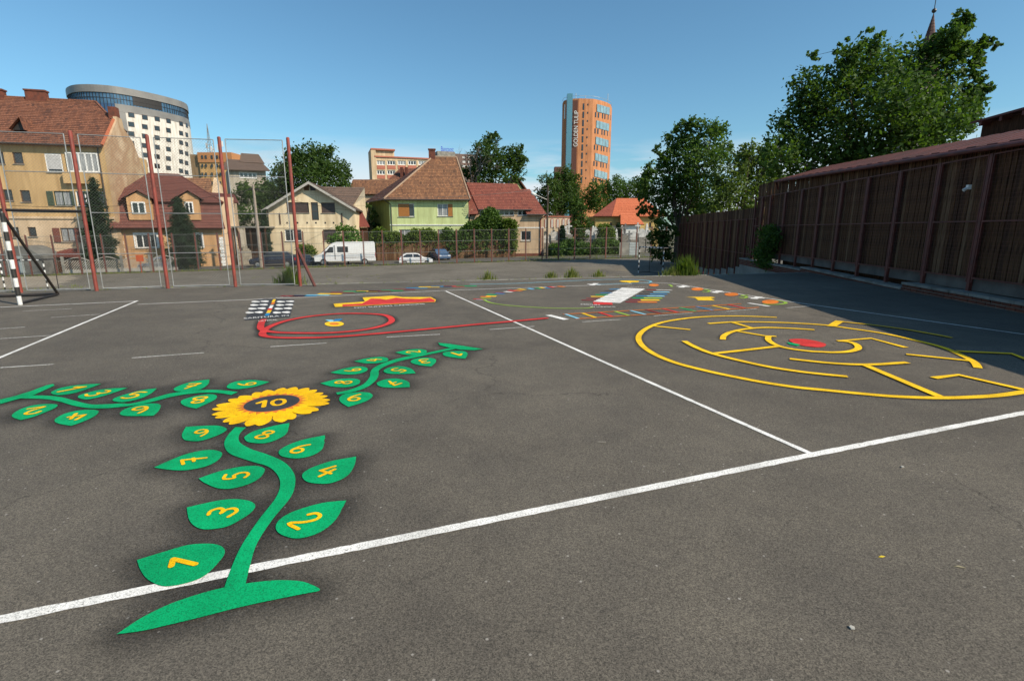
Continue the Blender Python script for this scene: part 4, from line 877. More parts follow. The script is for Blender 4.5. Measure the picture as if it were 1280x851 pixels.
d_ = b.build('dormer', oldtile2, h); b = MB(); b.hexa([F2.P(r[0]+.1, r[2], .5), F2.P(r[1]-.1, r[2], .5), F2.P(mx_s, r[3]+.15, .5)], [F2.P(r[0]+.1, r[2], .4), F2.P(r[1]-.1, r[2], .4), F2.P(mx_s, r[3]+.15, .4)]); b.build('dormer_opening', M_['dark'], d_)
# firewall at right with chimney
fwm = mat('patched_fire_wall', (.46, .34, .21), (.55, .42, .28), .95, .5, 8, bump=.4, bscale=8, c3=(.34, .21, .12), lo=.3, hi=.75)
K = 1.163; U = lambda Yd, z: F.P(sR+.003, z, -Yd)
pg = [(0, ze-.1), (.1, ze+.3), (3.0, zk_+.05), (3.1, zk_+.45), (4.3, zk_+.4), (4.5, zk_-.5), (6.4, ze+1.3), (8.4, ze-1.7), (10.3, ze-4.8), (10.3, zb), (0, zb)]
b = MB(); b.hexa([U(a, z)+F.u*.0 for a, z in pg], [U(a, z)+F.u*.32 for a, z in pg]); b.build('fire_wall', fwm, h)
b = MB(); 
b.box(F.P(sR-.05, zk_+.55, -3.6), .7, .8, 1.7, F.u)
b.build('chimney', M_['brick'], h)
b = MB(); b.tube(F.P(sR-.5, ze, .1), F.P(sR-.5, zb, .1), .06); b.build('downpipe', M_['gutter'], h)

# ---- small red roofed dormer house
F = Fac(146, 53.8, 284, 57.8, 290); h = thing('dormer_house', 'small orange house with maroon metal roof and two dormers', 'house', F.A+Z*-2.5); zb = -2.6
sL, sR = 0, F.sz(279, 300)[0]; orn = plaster('orange_render', (.50, .30, .15)); ze = F.sz(210, 284)[1]
w1 = F.rect(169.5, 293, 196.5, 310); w2 = F.rect(228, 293, 253, 310)
F.wall(h, orn, sL, sR, zb, ze, [w1, w2], depth=8)
for w_ in (w1, w2):
    F.win(h, w_, 3, 1, fw=.1); b = MB(); F.box(b, w_[0]-.14, w_[1]+.14, w_[3]+.003, w_[3]+.17, .0, .06); F.box(b, w_[0]-.14, w_[0]-.003, w_[2], w_[3], 0, .05); F.box(b, w_[1]+.003, w_[1]+.14, w_[2], w_[3], 0, .05); b.build('window_surround', M_['frame'], h)
z1 = F.sz(210, 275)[1]; zk = F.sz(210, 252)[1]; zr = F.sz(190, 223)[1]
roof(h, mtile, [F.P(sL-.5, ze-.1, .75), F.P(sR+.4, ze-.1, .75), F.P(sR+.2, z1, .02), F.P(sL-.3, z1, .02)], name='pent_roof')
roof(h, mtile, [F.P(sL-.25, z1, .02), F.P(sR+.2, z1, .02), F.P(sR+.1, zk, -.45), F.P(sL-.15, zk, -.45)], name='lower_roof')
rl, rr_ = F.sz(166, 223)[0]*1.02+.4, F.sz(198, 223)[0]*1.02+.3
roof(h, mtile, [F.P(sL-.5, zk, -.1), F.P(sR+.4, zk, -.1), F.P(rr_+.8, zr+.85, -4.8), F.P(rl, zr+.85, -4.8)], name='upper_roof')
roof(h, mtile, [F.P(sR+.4, zk, -.1), F.P(sR+.4, zk, -9.6), F.P(rr_+.8, zr+.85, -4.8), F.P(rr_+.8, zr+.85, -4.8)], name='hip_roof')
b = MB(); b.path([F.P(rl, zr+.87, -4.8), F.P(rr_+.8, zr+.87, -4.8), F.P(sR+.4, zk+.03, -.1)], .08, 6); b.build('ridge_tiles', mtile, h)
for x0, x1, xa, xb in ((160, 190.5, 152, 194), (226, 250, 216, 254)):
    r = F.rect(x0, 243, x1, 275); c = (r[0]+r[1])/2; zt = F.sz((xa+xb)/2, 238.5)[1]; z_s = F.sz(x0, 247)[1]; d_ = thing if 0 else None
    b = MB(); F.box(b, r[0], r[1], r[2], z_s, -2, .28); b.hexa([F.P(r[0], z_s, .28), F.P(r[1], z_s, .28), F.P(c, zt-.12, .28)], [F.P(r[0], z_s, -2), F.P(r[1], z_s, -2), F.P(c, zt-.12, -2)]); dm = b.build('dormer', orn, h)
    wr_ = F.rect(x0+5.5, 252.5, x1-7.5, 267.5); F.A = F.A+F.n*.44; o = F.win(dm if 0 else h, wr_, 2, 1, rd=.1, sill=False, fw=.12, name='dormer_window'); F.A = F.A-F.n*.44
    e0, e1 = F.sz(xa, 248)[0], F.sz(xb, 248)[0]; ze_ = F.sz(xa, 249)[1]
    b = MB()
    for e_ in (e0, e1):
        P_ = [F.P(e_, ze_, .55), F.P(c, zt, .55), F.P(c, zt, -2.2), F.P(e_, ze_, -1.2)]; b.hexa(P_, [p+Z*.14 for p in P_])
    b.build('dormer_roof', mtile, dm)
b = MB()
for k in range(9): F.box(b, sR-.45 if k % 2 else sR-.35, sR+.02, zb+.2+k*.36, zb+.52+k*.36, 0, .05)
for k in range(9): F.box(b, sL-.02, sL+(.45 if k % 2 else .35), zb+.2+k*.36, zb+.52+k*.36, 0, .05)
b.build('quoin_stones', M_['frame'], h, kind='stuff')
# annex right of it (roof end + cream wall)
b = MB(); r = F.rect(274, 246, 284, 276); F.box(b, r[0], r[1]+.6, zb, r[3], -6, -.8); b.build('side_wing', cream, h)
roof(h, mtile, [F.P(F.sz(246, 250)[0], zk+.1, -.9), F.P(r[1]+1.1, zk+.1, -.9), F.P(r[1]+.6, zk+1.1, -3.5), F.P(F.sz(240, 250)[0], zk+1.3, -3.5)], name='wing_roof')
# long tiled roof behind
F = Fac(196, 68, 270, 70, 230); h2 = thing('tiled_barn', 'long old tiled roof with plaster gable behind the small dormer house', 'house', F.A+Z*-2.5)
a = F.rect(196, 220, 262, 250); F.wall(h2, cream, a[0], a[1]+1.2, -2.5, a[2], depth=6, gable=None)
roof(h2, oldtile, [F.P(a[0]-.3, a[2], .4), F.P(a[1]+.1, a[2], .4), F.P(F.sz(258, 222)[0], a[3], -2.6), F.P(a[0]-.3, a[3], -2.6)])
b = MB(); b.hexa([F.P(a[1], a[2]-.3, .3), F.P(a[1]+.1, a[3]+.1, -2.5), F.P(a[1]+.1, a[2]-.3, -5.6)], [F.P(a[1]+1.4, a[2]-.3, .3), F.P(a[1]+.5, a[3]+.1, -2.5), F.P(a[1]+1.4, a[2]-.3, -5.6)]); b.build('gable', cream, h2)

# ---- glass topped hotel
HT = 46.0; htl = thing('curved_hotel', 'white hotel tower with curved blue glass top storey', 'building', W(160, 330, 158)*1)
topl = [(83.5, 114), (84.5, 110.5), (90, 107.5), (100, 106), (118, 106), (140, 107.8), (160, 111), (180, 115), (200, 119.5), (216, 123.8), (226, 127), (232, 130.5), (234, 135)]
fp_ = [G(x, y, HT) for x, y in topl]; cv = cr(fp_, False, 5)
_f = lambda p, k, s_: Vector((p.x*(1+k)+s_, p.y*(1+k), p.z)); back = [_f(fp_[-1], .06, -.6), _f(fp_[-1], .14, -1.5), _f(fp_[0], .2, 14), _f(fp_[0], .07, 1.5)]
cvs = [Vector((p.x, p.y, 0)) for p in cv]; cen = Vector((sum(p.x for p in cvs)/len(cvs), sum(p.y for p in cvs)/len(cvs)+20, 0))
def normal_at(i): a, c = cvs[max(0, i-1)], cvs[min(len(cvs)-1, i+1)]; t = (c-a).normalized(); return Vector((t.y, -t.x, 0))
def cz(px, py):    # height seen at this pixel on the curved front
    d = ray(px, py); best = None
    for i in range(len(cvs)-1):
        a, c = cvs[i], cvs[i+1]; den = d.x*(c.y-a.y)-d.y*(c.x-a.x)
        if abs(den) < 1e-9: continue
        t = (a.x*(c.y-a.y)-a.y*(c.x-a.x))/den; k = ((t*d.x-a.x)*(c.x-a.x)+(t*d.y-a.y)*(c.y-a.y))/((c-a).length**2)
        if -.02 <= k <= 1.02 and t > 0 and (best is None or t < best[0]): best = (t, CAMH+d.z*t, i+k, (c-a).normalized())
    return best
def band(name, m, i0, i1, z0, z1, off, par=htl, closed=False):
    b = MB(); vs = []
    for i in range(i0, i1+1): n_ = normal_at(i); vs += [cvs[i]+n_*off+Z*z0, cvs[i]+n_*off+Z*z1]
    b.add(vs, [(2*k, 2*k+2, 2*k+3, 2*k+1) for k in range(i1-i0)])
    vs2 = []
    for i in range(i0, i1+1): n_ = normal_at(i); vs2 += [cvs[i]+n_*off+Z*z1, cvs[i]-n_*1.5+Z*z1, cvs[i]+n_*off+Z*z0, cvs[i]-n_*1.5+Z*z0]
    b.add(vs2, [(4*k, 4*k+4, 4*k+5, 4*k+1) for k in range(i1-i0)]+[(4*k+2, 4*k+3, 4*k+7, 4*k+6) for k in range(i1-i0)])
    return b.build(name, m, par)
NC = len(cvs)-1; zp = cz(150, 118)[1]; zg = cz(190, 137)[1]; zw = cz(190, 146.5)[1]
iw = min(range(len(cvs)), key=lambda i: abs(cvs[i].x/cvs[i].y*CT-(143-640)/FPX*1.0)) ; iw = int(cz(146, 135)[2]); iw2 = int(cz(160, 160)[2])
hgrey = mat('hotel_grey_cladding', (.20, .195, .185), (.16, .155, .15), .5, .3); hdk = mat('hotel_dark_cladding', (.12, .12, .12), (.15, .145, .14), .5, .3); hwt = plaster('hotel_white_cladding', (.66, .63, .58)); 
band('parapet', hgrey, 0, NC, zp, HT, .35)
band('glass_band', M_['winb'], 0, NC, zg-.1, zp, .0)
band('glass_drum', glassm('deep_blue_glass', (.035, .075, .16)), 0, iw, 5, zg-.1, .05)
band('cladding_band', hgrey, iw, NC, zw, zg-.1, .25); band('grey_wall', hgrey, iw, iw2, -2, zw, .22); band('wall', hwt, iw2, NC, -2, zw, .2)
b = MB()
for i in range(0, NC, 1):
    n_ = normal_at(i); b.box(cvs[i]+n_*.06+Z*(zg+zp)/2, .12, .12, zp-zg, n_)
    if i < iw: b.box(cvs[i]+n_*.1+Z*(5+zg)/2, .12, .12, zg-5, n_)
for z in [zg-.1-3.0*k for k in range(1, 12)]+[(zg+zp)/2]:
    for i in range(0, iw if z < zg-.2 else NC):
        a, c = cvs[i]+normal_at(i)*.1, cvs[i+1]+normal_at(i+1)*.1; b.tube(a+Z*z, c+Z*z, .07, n=4)
b.build('mullions', M_['dark'], htl, kind='stuff')
t0, t1 = int(cz(169, 127)[2]), int(cz(201, 131)[2])+1; band('roof_terrace_opening', M_['dark'], t0, t1, zg+.25, zp-.1, .1)
b = MB(); pa_ = [Vector((p.x, p.y, 0)) for p in (fp_[0], *back[::-1], fp_[-1])]
for a, c in zip(pa_, pa_[1:]): b.poly([c+Z*-2, a+Z*-2, a+Z*HT, c+Z*HT])
b.build('rear_wall', hwt, htl); b = MB(); b.poly([p+Z*(HT-.5) for p in cvs]+[Vector((p.x, p.y, HT-.5)) for p in back]); b.build('roof', hdk, htl)
cols_ = [(163.8, [144, 156.3, 169, 181]), (180.6, [147, 159, 171.5, 183.5]), (196, [149, 161, 172.5, 185, 197, 208]), (210, [151.5, 163.5, 175, 186.5, 198, 210]), (225.7, [155, 166, 177.5, 189, 200, 211.5]), (232.6, [157, 168, 179, 190])]
for px, ys in cols_:
    zs = [HT-0]; z0 = cz(px, ys[0])[1]
    for k, y in enumerate([ys[0]+(11.75)*j for j in range(8)]):
        h_ = cz(px, y)
        if h_ is None: continue
        i = h_[2]; ii = int(min(NC-1, i)); p = cvs[ii].lerp(cvs[ii+1], i-ii); t = h_[3]; n_ = Vector((t.y, -t.x, 0)); c = p+n_*.2+Z*h_[1]
        b = MB(); b.box(c, 1.75, .12, 1.55, t); o = b.build('window', M_['brownframe'], htl); b = MB(); b.box(c+n_*.03, 1.5, .1, 1.3, t); b.build('pane', M_['win'], o)
# ---- orange tower
HO = 43.0; ot = thing('orange_tower_hotel', 'tall orange round-sided tower with vertical white lettering and a blue fin', 'building', W(733, 320, 157))
tp = [(703, 130), (704.5, 126.5), (709, 124.5), (716, 123.6), (724, 123.2), (741.5, 123.8), (750, 125.5), (758, 128), (763.5, 131), (765, 136)]
tw = [G(x, y, HO) for x, y in tp]; tw = [Vector((p.x, p.y, 0)) for p in tw]; twc = tw+[tw[-1]+Vector((-1, 9, 0)), tw[0]+Vector((1, 9, 0))]
omat = plaster('tower_orange_cladding', (.52, .23, .11)); 
b = MB(); b.hexa([p-Z*2 for p in twc], [p+Z*HO for p in twc]); b.build('wall', omat, ot)
def thit(px, py, pl=tw):
    d = ray(px, py); best = None
    for i in range(len(pl)-1):
        a, c = pl[i], pl[i+1]; den = d.x*(c.y-a.y)-d.y*(c.x-a.x)
        if abs(den) < 1e-9: continue
        t = (a.x*(c.y-a.y)-a.y*(c.x-a.x))/den; k = ((t*d.x-a.x)*(c.x-a.x)+(t*d.y-a.y)*(c.y-a.y))/((c-a).length**2)
        if -.01 <= k <= 1.01 and t > 0 and (best is None or t < best[0]): best = (t, Vector((t*d.x, t*d.y, CAMH+d.z*t)), (c-a).normalized())
    return best[1], best[2]
def tbox(px, py, w_, h_, m, name, par, th=.2, pl=tw):
    p, t = thit(px, py, pl); b = MB(); b.box(p, w_, th, h_, t); return b.build(name, m, par)
for k in range(5):
    yc = 137+k*20.3; pts_ = [thit(x_-k*.75, yc+(x_-753)*.28) for x_ in (746, 750, 754, 758, 761.5)]
    b = MB(); ps = [p+Vector((t.y, -t.x, 0))*.15 for p, t in pts_]; b.hexa([p-Z*1.15 for p in ps]+[ps[-1]+Vector((0, 1, 0))-Z*1.15, ps[0]+Vector((0, 1, 0))-Z*1.15], [p+Z*1.15 for p in ps]+[ps[-1]+Vector((0, 1, 0))+Z*1.15, ps[0]+Vector((0, 1, 0))+Z*1.15]); o = b.build('window_band', glassm('pale_blue_glass', (.22, .36, .42), .12), ot)
    b = MB(); 
    for p in ps: b.box(p+Vector((0, -.05, 0)), .1, .1, 2.3)
    b.build('mullion', M_['grey'], o, kind='stuff')
    for x_ in (744.5, 748, 753, 756, 760, 763):
        tbox(x_-k*.7, yc+8.3+(x_-753)*.2, .55, 1.5, M_['win'], 'window', ot)
for k in range(10): tbox(729.5-k*.3, 133.5+k*10.2, .5, 1.9, M_['win'], 'slot_window', ot); tbox(735-k*.3, 131+k*10.2, .35, .5, M_['win'], 'small_window', ot)
b = MB(); p, t = thit(711, 160); p.z = 0; b.box(p+Vector((0, -.6, 0))+Z*(HO+1)/2, 1.7, 2.2, HO+1.6); b.build('fin', mat('blue_fin_cladding', (.10, .26, .34), rough=.3), ot)
b = MB(); p, t = thit(718, 150); b.box(Vector((p.x, p.y-.1, HO/2)), 2.0, .5, HO-1.2, t); b.build('sign_wall', mat('dark_orange_cladding', (.16, .06, .04)), ot)
cu = bpy.data.curves.new('t', 'FONT'); cu.body = 'GOLDEN TULIP'; cu.extrude = .02; to = bpy.data.objects.new('t', cu); me = bpy.data.meshes.new_from_object(to); bpy.data.objects.remove(to)
p, t = thit(719.3, 184); p1_, _ = thit(719.3, 139); L_ = p1_.z-p.z; xs_ = [v.co.x for v in me.vertices]; sx_ = L_/max(xs_); b = MB(); 
b.add([Vector((p.x+.6-v.co.y*1.9, p.y-.42-v.co.z, p.z+v.co.x*sx_)) for v in me.vertices], [tuple(q_.vertices) for q_ in me.polygons]); b.build('sign_lettering', M_['white'], ot, kind='stuff')
b = MB(); p, t = thit(706, 140); b.box(Vector((p.x, p.y-.1, p.z)), .5, .2, 4.5, t); b.build('white_panel', M_['white'], ot)
b = MB()
for x_, h_ in ((720, 1.8), (732, 1.2), (760, 3.2)): p, t = thit(x_, 135); b.tube(Vector((p.x, p.y+1, HO)), Vector((p.x, p.y+1, HO+h_)), .08, n=5)
b.path([Vector((p.x, p.y+.4, HO+.9)) for p in tw], .05, 4); b.build('roof_railing', M_['grey'], ot)
b = MB(); q_ = W(699.5, 205, 165); b.box((q_.x, q_.y, (q_.z-3)/2), 3.2, 3.2, q_.z+1); b.build('stair_tower', mat('dark_brown_cladding', (.12, .05, .04)), ot)
# ---- distant blocks
def block(name, label, px0, px1, ptop, Y, m, depth=14, slope=0, cat='building'):
    F = Fac(px0, Y, px1, Y+slope, ptop+20); h = thing(name, label, cat, F.A+Z*-2); z1 = F.sz((px0+px1)/2, ptop)[1]; return F, h, z1
F, h, z1 = block('orange_block', 'peach apartment block with roof antenna beyond the small dormer house', 238, 289, 192, 165, 0, 14, 0)
pe = plaster('peach_render', (.60, .36, .15)); sL_ = F.sz(250, 210)[0]
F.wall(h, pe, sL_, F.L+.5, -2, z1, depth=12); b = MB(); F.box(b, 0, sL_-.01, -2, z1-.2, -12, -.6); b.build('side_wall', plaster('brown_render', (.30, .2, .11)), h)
b = MB(); F.box(b, sL_-.2, F.L+.7, z1-2.6, z1+.3, -12.2, .25); b.build('attic_band', mat('orange_band', (.50, .22, .08)), h)
for y in (196.5, 207.3, 218, 229):
    for x in (253.5, 258, 265.5, 272, 276): r = F.rect(x-1, y-2, x+1.2, y+2.2); b = MB(); F.box(b, r[0], r[1], r[2], r[3], .2 if y > 200 else .3, .3 if y > 200 else .4); b.build('window', M_['win'], h)
p = F.P(F.sz(256, 192)[0], z1, -3); b = MB()
for a_ in (0, 2.1, 4.2): b.tube(p+Vector((math.cos(a_)*.8, math.sin(a_)*.8, 0)), p+Z*9, .08, n=4)
for k in range(1, 9): 
    rr2 = .8*(1-k/9); b.path([p+Vector((math.cos(a_)*rr2, math.sin(a_)*rr2, k)) for a_ in (0, 2.1, 4.2, 6.3)], .05, 4)
b.build('antenna_mast', M_['grey'], h)
b = MB()
for k in range(5): b.box(p+Vector((1.2+.7*k*(-1)**k, 0, 1.2+.5*k)), .35, .3, 1.6)
b.build('antenna_panel', M_['white'], h, kind='stuff')
F = Fac(284, 108, 337, 112, 225); h = thing('brown_roofed_villa', 'pale villa with brown roof and raised clerestory on the hill', 'house', F.A+Z*-2)
a = F.rect(286, 212, 333, 236); r1 = F.rect(299, 215.5, 321, 223)
F.wall(h, plaster('pale_grey_render', (.40, .36, .30)), a[0], a[1], -2, a[3], [r1], depth=10); F.win(h, r1, 4, 1, fw=.18)
e1 = F.P(a[0]-1.2, a[3]-.3, 1.0); e2 = F.P(a[1]+.8, a[3]-.1, 1.0); roof(h, greytile, [e1, e2, F.P(a[1]-.2, a[3]+2.2, -5), F.P(a[0]+.4, a[3]+2.4, -5)], step=.6)
c = F.rect(303, 193, 330, 207); b = MB(); F.box(b, c[0]+.5, c[1]-.5, a[3], c[2]+1.2, -7, -4); b.build('clerestory', M_['conc'], h)
roof(h, greytile, [F.P(c[0]-.3, c[2]+.9, -3.4), F.P(c[1]+.4, c[2]+.9, -3.4), F.P(c[1]-.3, c[3]+.8, -6), F.P(c[0]+.3, c[3]+.8, -6)], step=.6, name='clerestory_roof')
# striped block
F = Fac(464, 150, 545, 156, 210); h = thing('striped_office_block', 'cream office block with red window bands and a stair tower', 'building', F.A+Z*-2)
cr_m = plaster('cream_block_render', (.60, .46, .30)); a = F.rect(466, 198, 542, 224); sA = F.sz(470, 210)[0]
ww = []
for y0, y1 in ((201, 206.5), (213, 218.5), (225, 230)):
    for x0 in (471, 484, 497, 510, 523): ww.append(F.rect(x0, y0, x0+10.3, y1))
F.wall(h, cr_m, sA, a[1], -2, a[3], ww, depth=12, rd=.3)
for w_ in ww:
    F.win(h, w_, 3, 1, rd=.2, sill=False, fw=.2, gm=M_['curt'] if random.random() < .5 else M_['win'])
    b = MB(); F.box(b, w_[0], w_[1], w_[2]-1.1, w_[2]-.1, .003, .1); b.build('red_panel', mat('brick_red_panel', (.42, .14, .09)), h)
b = MB(); F.box(b, sA-.3, a[1]+.3, a[3], a[3]+.35, -12, .3); b.build('roof_edge', mat('brick_red_panel', (.42, .14, .09)), h)
b = MB(); t_ = F.rect(464, 188, 493, 198); F.box(b, F.sz(464, 200)[0], F.sz(470, 200)[0]-.01, -2, t_[3], -9, .2); F.box(b, F.sz(464, 190)[0]+.02, t_[1], a[3]+.36, t_[3]-.02, -9, -.4); b.build('stair_tower', cr_m, h)
b = MB(); F.box(b, F.sz(463.5, 190)[0], t_[1]+.2, t_[3], t_[3]+.4, -9.2, .3); b.build('tower_cap', mat('brick_red_panel', (.42, .14, .09)), h)
# grey block with sign
F = Fac(545, 175, 596, 180, 200); h = thing('grey_sign_block', 'grey flat roofed block with a blue rooftop sign behind the green house', 'building', F.A+Z*-2)
a = F.rect(547, 189.5, 569, 210); F.wall(h, M_['conc'], a[0], a[1], -2, a[3], depth=10); a2 = F.rect(570, 193, 597, 210); ww = [F.rect(x, y, x+4, y+2.6) for x in (578, 584, 590) for y in (195.5, 201, 206.5)]
F.wall(h, mat('brown_block_wall', (.16, .1, .08)), a[1]+.01, a2[1], -2, a2[3], ww, depth=10, name='side_block')
for w_ in ww: F.win(h, w_, 2, 1, sill=False, fw=.2, gm=M_['curt'])
cu = bpy.data.curves.new('t', 'FONT'); cu.body = 'Bancpost'; cu.extrude = .05; to = bpy.data.objects.new('t', cu); me = bpy.data.meshes.new_from_object(to); bpy.data.objects.remove(to)
mxx = max(v.co.x for v in me.vertices); a_ = F.rect(552, 186.2, 568, 189); b = MB(); b.add([F.P(a_[0]+v.co.x/mxx*(a_[1]-a_[0]), a[3]+.15+v.co.y*2.2, -1+v.co.z) for v in me.vertices], [tuple(q_.vertices) for q_ in me.polygons]); b.build('roof_sign', mat('sign_blue', (.04, .08, .5)), h, kind='stuff')
b = MB(); F.box(b, a_[0], a_[1], a[3], a[3]+.12, -1.2, -.8); b.build('sign_rail', M_['grey'], h)
# ---- gable house
F = Fac(333.5, 62.0, 445, 63.5, 280); h = thing('cream_gable_house', 'cream two storey gable house with grey verge boards and dark windows', 'house', F.A+Z*-2.3); zb = -2.4
crm = plaster('light_cream_render', (.72, .60, .41)); sR = F.sz(443.5, 285)[0]; ap = F.sz(387, 228); ze = F.sz(334, 262)[1]
wr = [(358, 253, 386, 266), (389, 253, 398, 275.4), (401.5, 253.4, 418.7, 266.3), (356, 287, 377, 301.5), (404, 287, 420, 301)]; rs = [F.rect(*r) for r in wr]
zt = F.sz(387, 252)[1]; az = ap[1]-.15; kk = (zt-ze)/(az-ze); sl_ = ap[0]*kk; sr_ = sR-(sR-ap[0])*kk
F.wall(h, crm, sl_, sr_, zb, zt, rs, depth=None, gable=[(sl_, zt), (sr_, zt), (ap[0], az)]); F.wall(h, crm, 0, sl_, zb, ze, gable=[(0, ze), (sl_, ze), (sl_, zt)], name='wall_end'); F.wall(h, crm, sr_, sR, zb, ze, gable=[(sr_, ze), (sR, ze), (sr_, zt)], name='wall_end')
b = MB(); 
for e_ in (0, sR): b.poly([F.P(e_, zb), F.P(e_, zb, -9), F.P(e_, ze, -9), F.P(e_, ze)])
b.build('side_wall', crm, h)
for k, r in enumerate(rs):
    if k == 3:
        F.win(h, r, 2, 1, fm=M_['frame'], gm=M_['win'], fw=.08)
    elif k == 1: F.win(h, r, 1, 2, fm=M_['brownframe'], gm=M_['win'], sill=False, name='balcony_door')
    else: F.win(h, r, 1, 1, fm=M_['brownframe'], gm=mat('drawn_brown_blind', (.07, .05, .045), (.05, .035, .03), .5))
for x0, x1 in ((380, 386.3), (387.7, 394.5)):
    r = F.rect(x0, 233, x1, 238.3); b = MB(); dz = .35 if x0 < 385 else .5; b.hexa([F.P(r[0], r[2], .03), F.P(r[1], r[2], .03), F.P(r[1], r[3]+(0 if x0 > 385 else .12), .03), F.P(r[0], r[3]+(.12 if x0 > 385 else -.15), .03)], [F.P(r[0], r[2], 0), F.P(r[1], r[2], 0), F.P(r[1], r[3]+(0 if x0 > 385 else .12), 0), F.P(r[0], r[3]+(.12 if x0 > 385 else -.15), 0)]); b.build('attic_opening', M_['dark'] if x0 > 385 else M_['plank2'], h)
for x in (359, 372, 384, 395, 406.6, 417): r = F.rect(x-.9, 277.5, x+.9, 279.6); b = MB(); F.box(b, *r, .0, .02); b.build('vent', M_['dark'], h)
for x in (350, 427.5): r = F.rect(x-.8, 266.5, x+.8, 280.6); b = MB(); F.box(b, *r, -.01, .06); b.build('slit_window', M_['brownframe'], h)
r = F.rect(340, 284, 436, 285.3); b = MB(); F.box(b, *r, 0, .05); b.build('string_course', crm, h)
L0 = F.P(*[F.sz(329, 263)[0], F.sz(329, 263)[1]], .7); R0 = F.P(F.sz(445.5, 262)[0], F.sz(445.5, 262)[1], .7); A0 = F.P(ap[0], ap[1]+.05, .7); bk = -F.n*10
roof(h, greytile, [L0+bk, L0, A0, A0+bk]); roof(h, greytile, [R0, R0+bk, A0+bk, A0])
b = MB()
for E_ in (L0, R0):
    P_ = [E_, A0, A0-Z*.3, E_-Z*.3]; b.hexa([p+F.n*.003 for p in P_], [p+F.n*.06 for p in P_])
b.build('verge_board', mat('grey_board', (.42, .40, .36)), h)
b = MB(); b.tube(L0-Z*.1, L0-Z*.1+bk, .08); b.tube(R0-Z*.1, R0-Z*.1+bk, .08); b.tube(F.P(.25, ze, .1), F.P(.25, zb, .1), .05); b.build('gutter', M_['gutter'], h)
F2 = Fac(396, 68, 458, 69, 245); a = F2.rect(400, 234, 457, 256); rw = thing('rear_wing_house', 'cream wing with brown roof joined behind the gable house', 'house', F2.A+Z*-2.3)
a_ = F2.rect(400, 250, 457, 262); F2.wall(rw, crm, a_[0], a_[1], -2.4, F2.sz(440, 257)[1], depth=5)
roof(rw, greytile, [F2.P(a_[0], F2.sz(440, 257)[1], .4), F2.P(F2.sz(441, 256)[0], F2.sz(440, 257)[1], .4), F2.P(F2.sz(453, 234)[0], F2.sz(440, 232)[1], -2.6), F2.P(a_[0]-1, F2.sz(440, 232)[1], -2.6)], step=.5)
b = MB(); q_ = [F2.P(F2.sz(441, 256)[0], F2.sz(440, 257)[1], .02), F2.P(a_[1], F2.sz(440, 257)[1], .02), F2.P(a_[1], F2.sz(456, 246)[1], .02), F2.P(F2.sz(453, 234)[0], F2.sz(440, 233)[1], -2.4)]; b.poly(q_); b.poly(q_[::-1]); b.build('gable', crm, rw)
r = F2.rect(445, 264, 461, 283); b = MB(); P_ = [F2.P(r[0], r[3], .3), F2.P(r[1]-.8, r[3], .3), F2.P(r[1]+.2, r[2], 1.6), F2.P(r[0]+.4, r[2], 1.6)]; b.hexa([p-Z*.12 for p in P_], P_); b.build('lean_to_roof', mat('dark_red_sheet', (.16, .035, .025)), rw)
b = MB(); F2.box(b, r[0]+.5, r[1]-.2, -2.4, r[2]-.15, .1, 1.3); b.build('lean_to', M_['plank3'], rw)
# ---- green house
F = Fac(487, 67.5, 585.8, 68.5, 270); h = thing('green_house', 'lime green house with weathered hipped tile roof and brown shutters', 'house', F.A+Z*-2.1); zb = -2.3
gr = plaster('lime_green_render', (.54, .62, .30)); gr2 = plaster('olive_green_render', (.22, .27, .08), (.10, .13, .05)); ze = F.sz(536, 249)[1]; sR = F.sz(585.5, 270)[0]  # left side wall is coloured a darker olive than the lime front
wr = [(497.5, 254.5, 517.8, 271), (546.8, 255, 565.8, 270.4), (499, 287, 519.5, 303), (547.5, 287, 567, 303)]; rs = [F.rect(*r) for r in wr]
F.wall(h, gr, 0, sR, zb, ze, rs, depth=10)
for k, r in enumerate(rs):
    F.win(h, r, 3, 1, fm=M_['frame'], gm=M_['curt'] if k != 0 else M_['win'], fw=.08)
for x0, x1 in ((498, 511.5), (560, 565.8)):
    r = F.rect(x0, 255, x1, 270.4); b = MB(); F.box(b, r[0], r[1], r[2], r[3], -.1, -.02); o = b.build('shutter', mat('golden_wood', (.36, .15, .03), (.28, .11, .025), .5, 3, mapping=(8, 8, 1)), h)
r = F.rect(487, 280.6, 585.5, 282); b = MB(); F.box(b, 0, sR, r[2], r[3], 0, .07); b.build('string_course', M_['frame'], h)
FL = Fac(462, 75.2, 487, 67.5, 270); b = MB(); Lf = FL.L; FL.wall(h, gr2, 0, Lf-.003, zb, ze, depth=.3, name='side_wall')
e0 = FL.P(-.5, ze-.05, .5); e1 = F.P(-.55, ze-.05, .5); e2 = F.P(sR+.25, ze-.05, .5); rl_ = F.P(F.sz(541.5, 197)[0], 0, 0); F3 = Fac(487, 67.5, 585.8, 68.5, 270); F3.A = F.A-F.n*4.6
sa, za = F3.sz(541, 196); sb_, zb_ = F3.sz(570.5, 197.5); r0, r1 = F3.P(sa, (za+zb_)/2), F3.P(sb_, (za+zb_)/2)
roof(h, oldtile, [e1, e2, r1, r0], step=.33); roof(h, oldtile2, [e0, e1, r0, r0], step=.4); roof(h, oldtile, [e2, F.P(sR+.25, ze, -10.2), r1, r1], step=.6)
b = MB(); b.tube(e1+Z*.05, r0+Z*.05, .11, n=6); b.tube(e2+Z*.05, r1+Z*.05, .09, n=6); b.tube(r0+Z*.05, r1+Z*.05, .11, n=6); b.build('ridge_tiles', mat('pale_ridge_tile', (.36, .25, .17)), h)
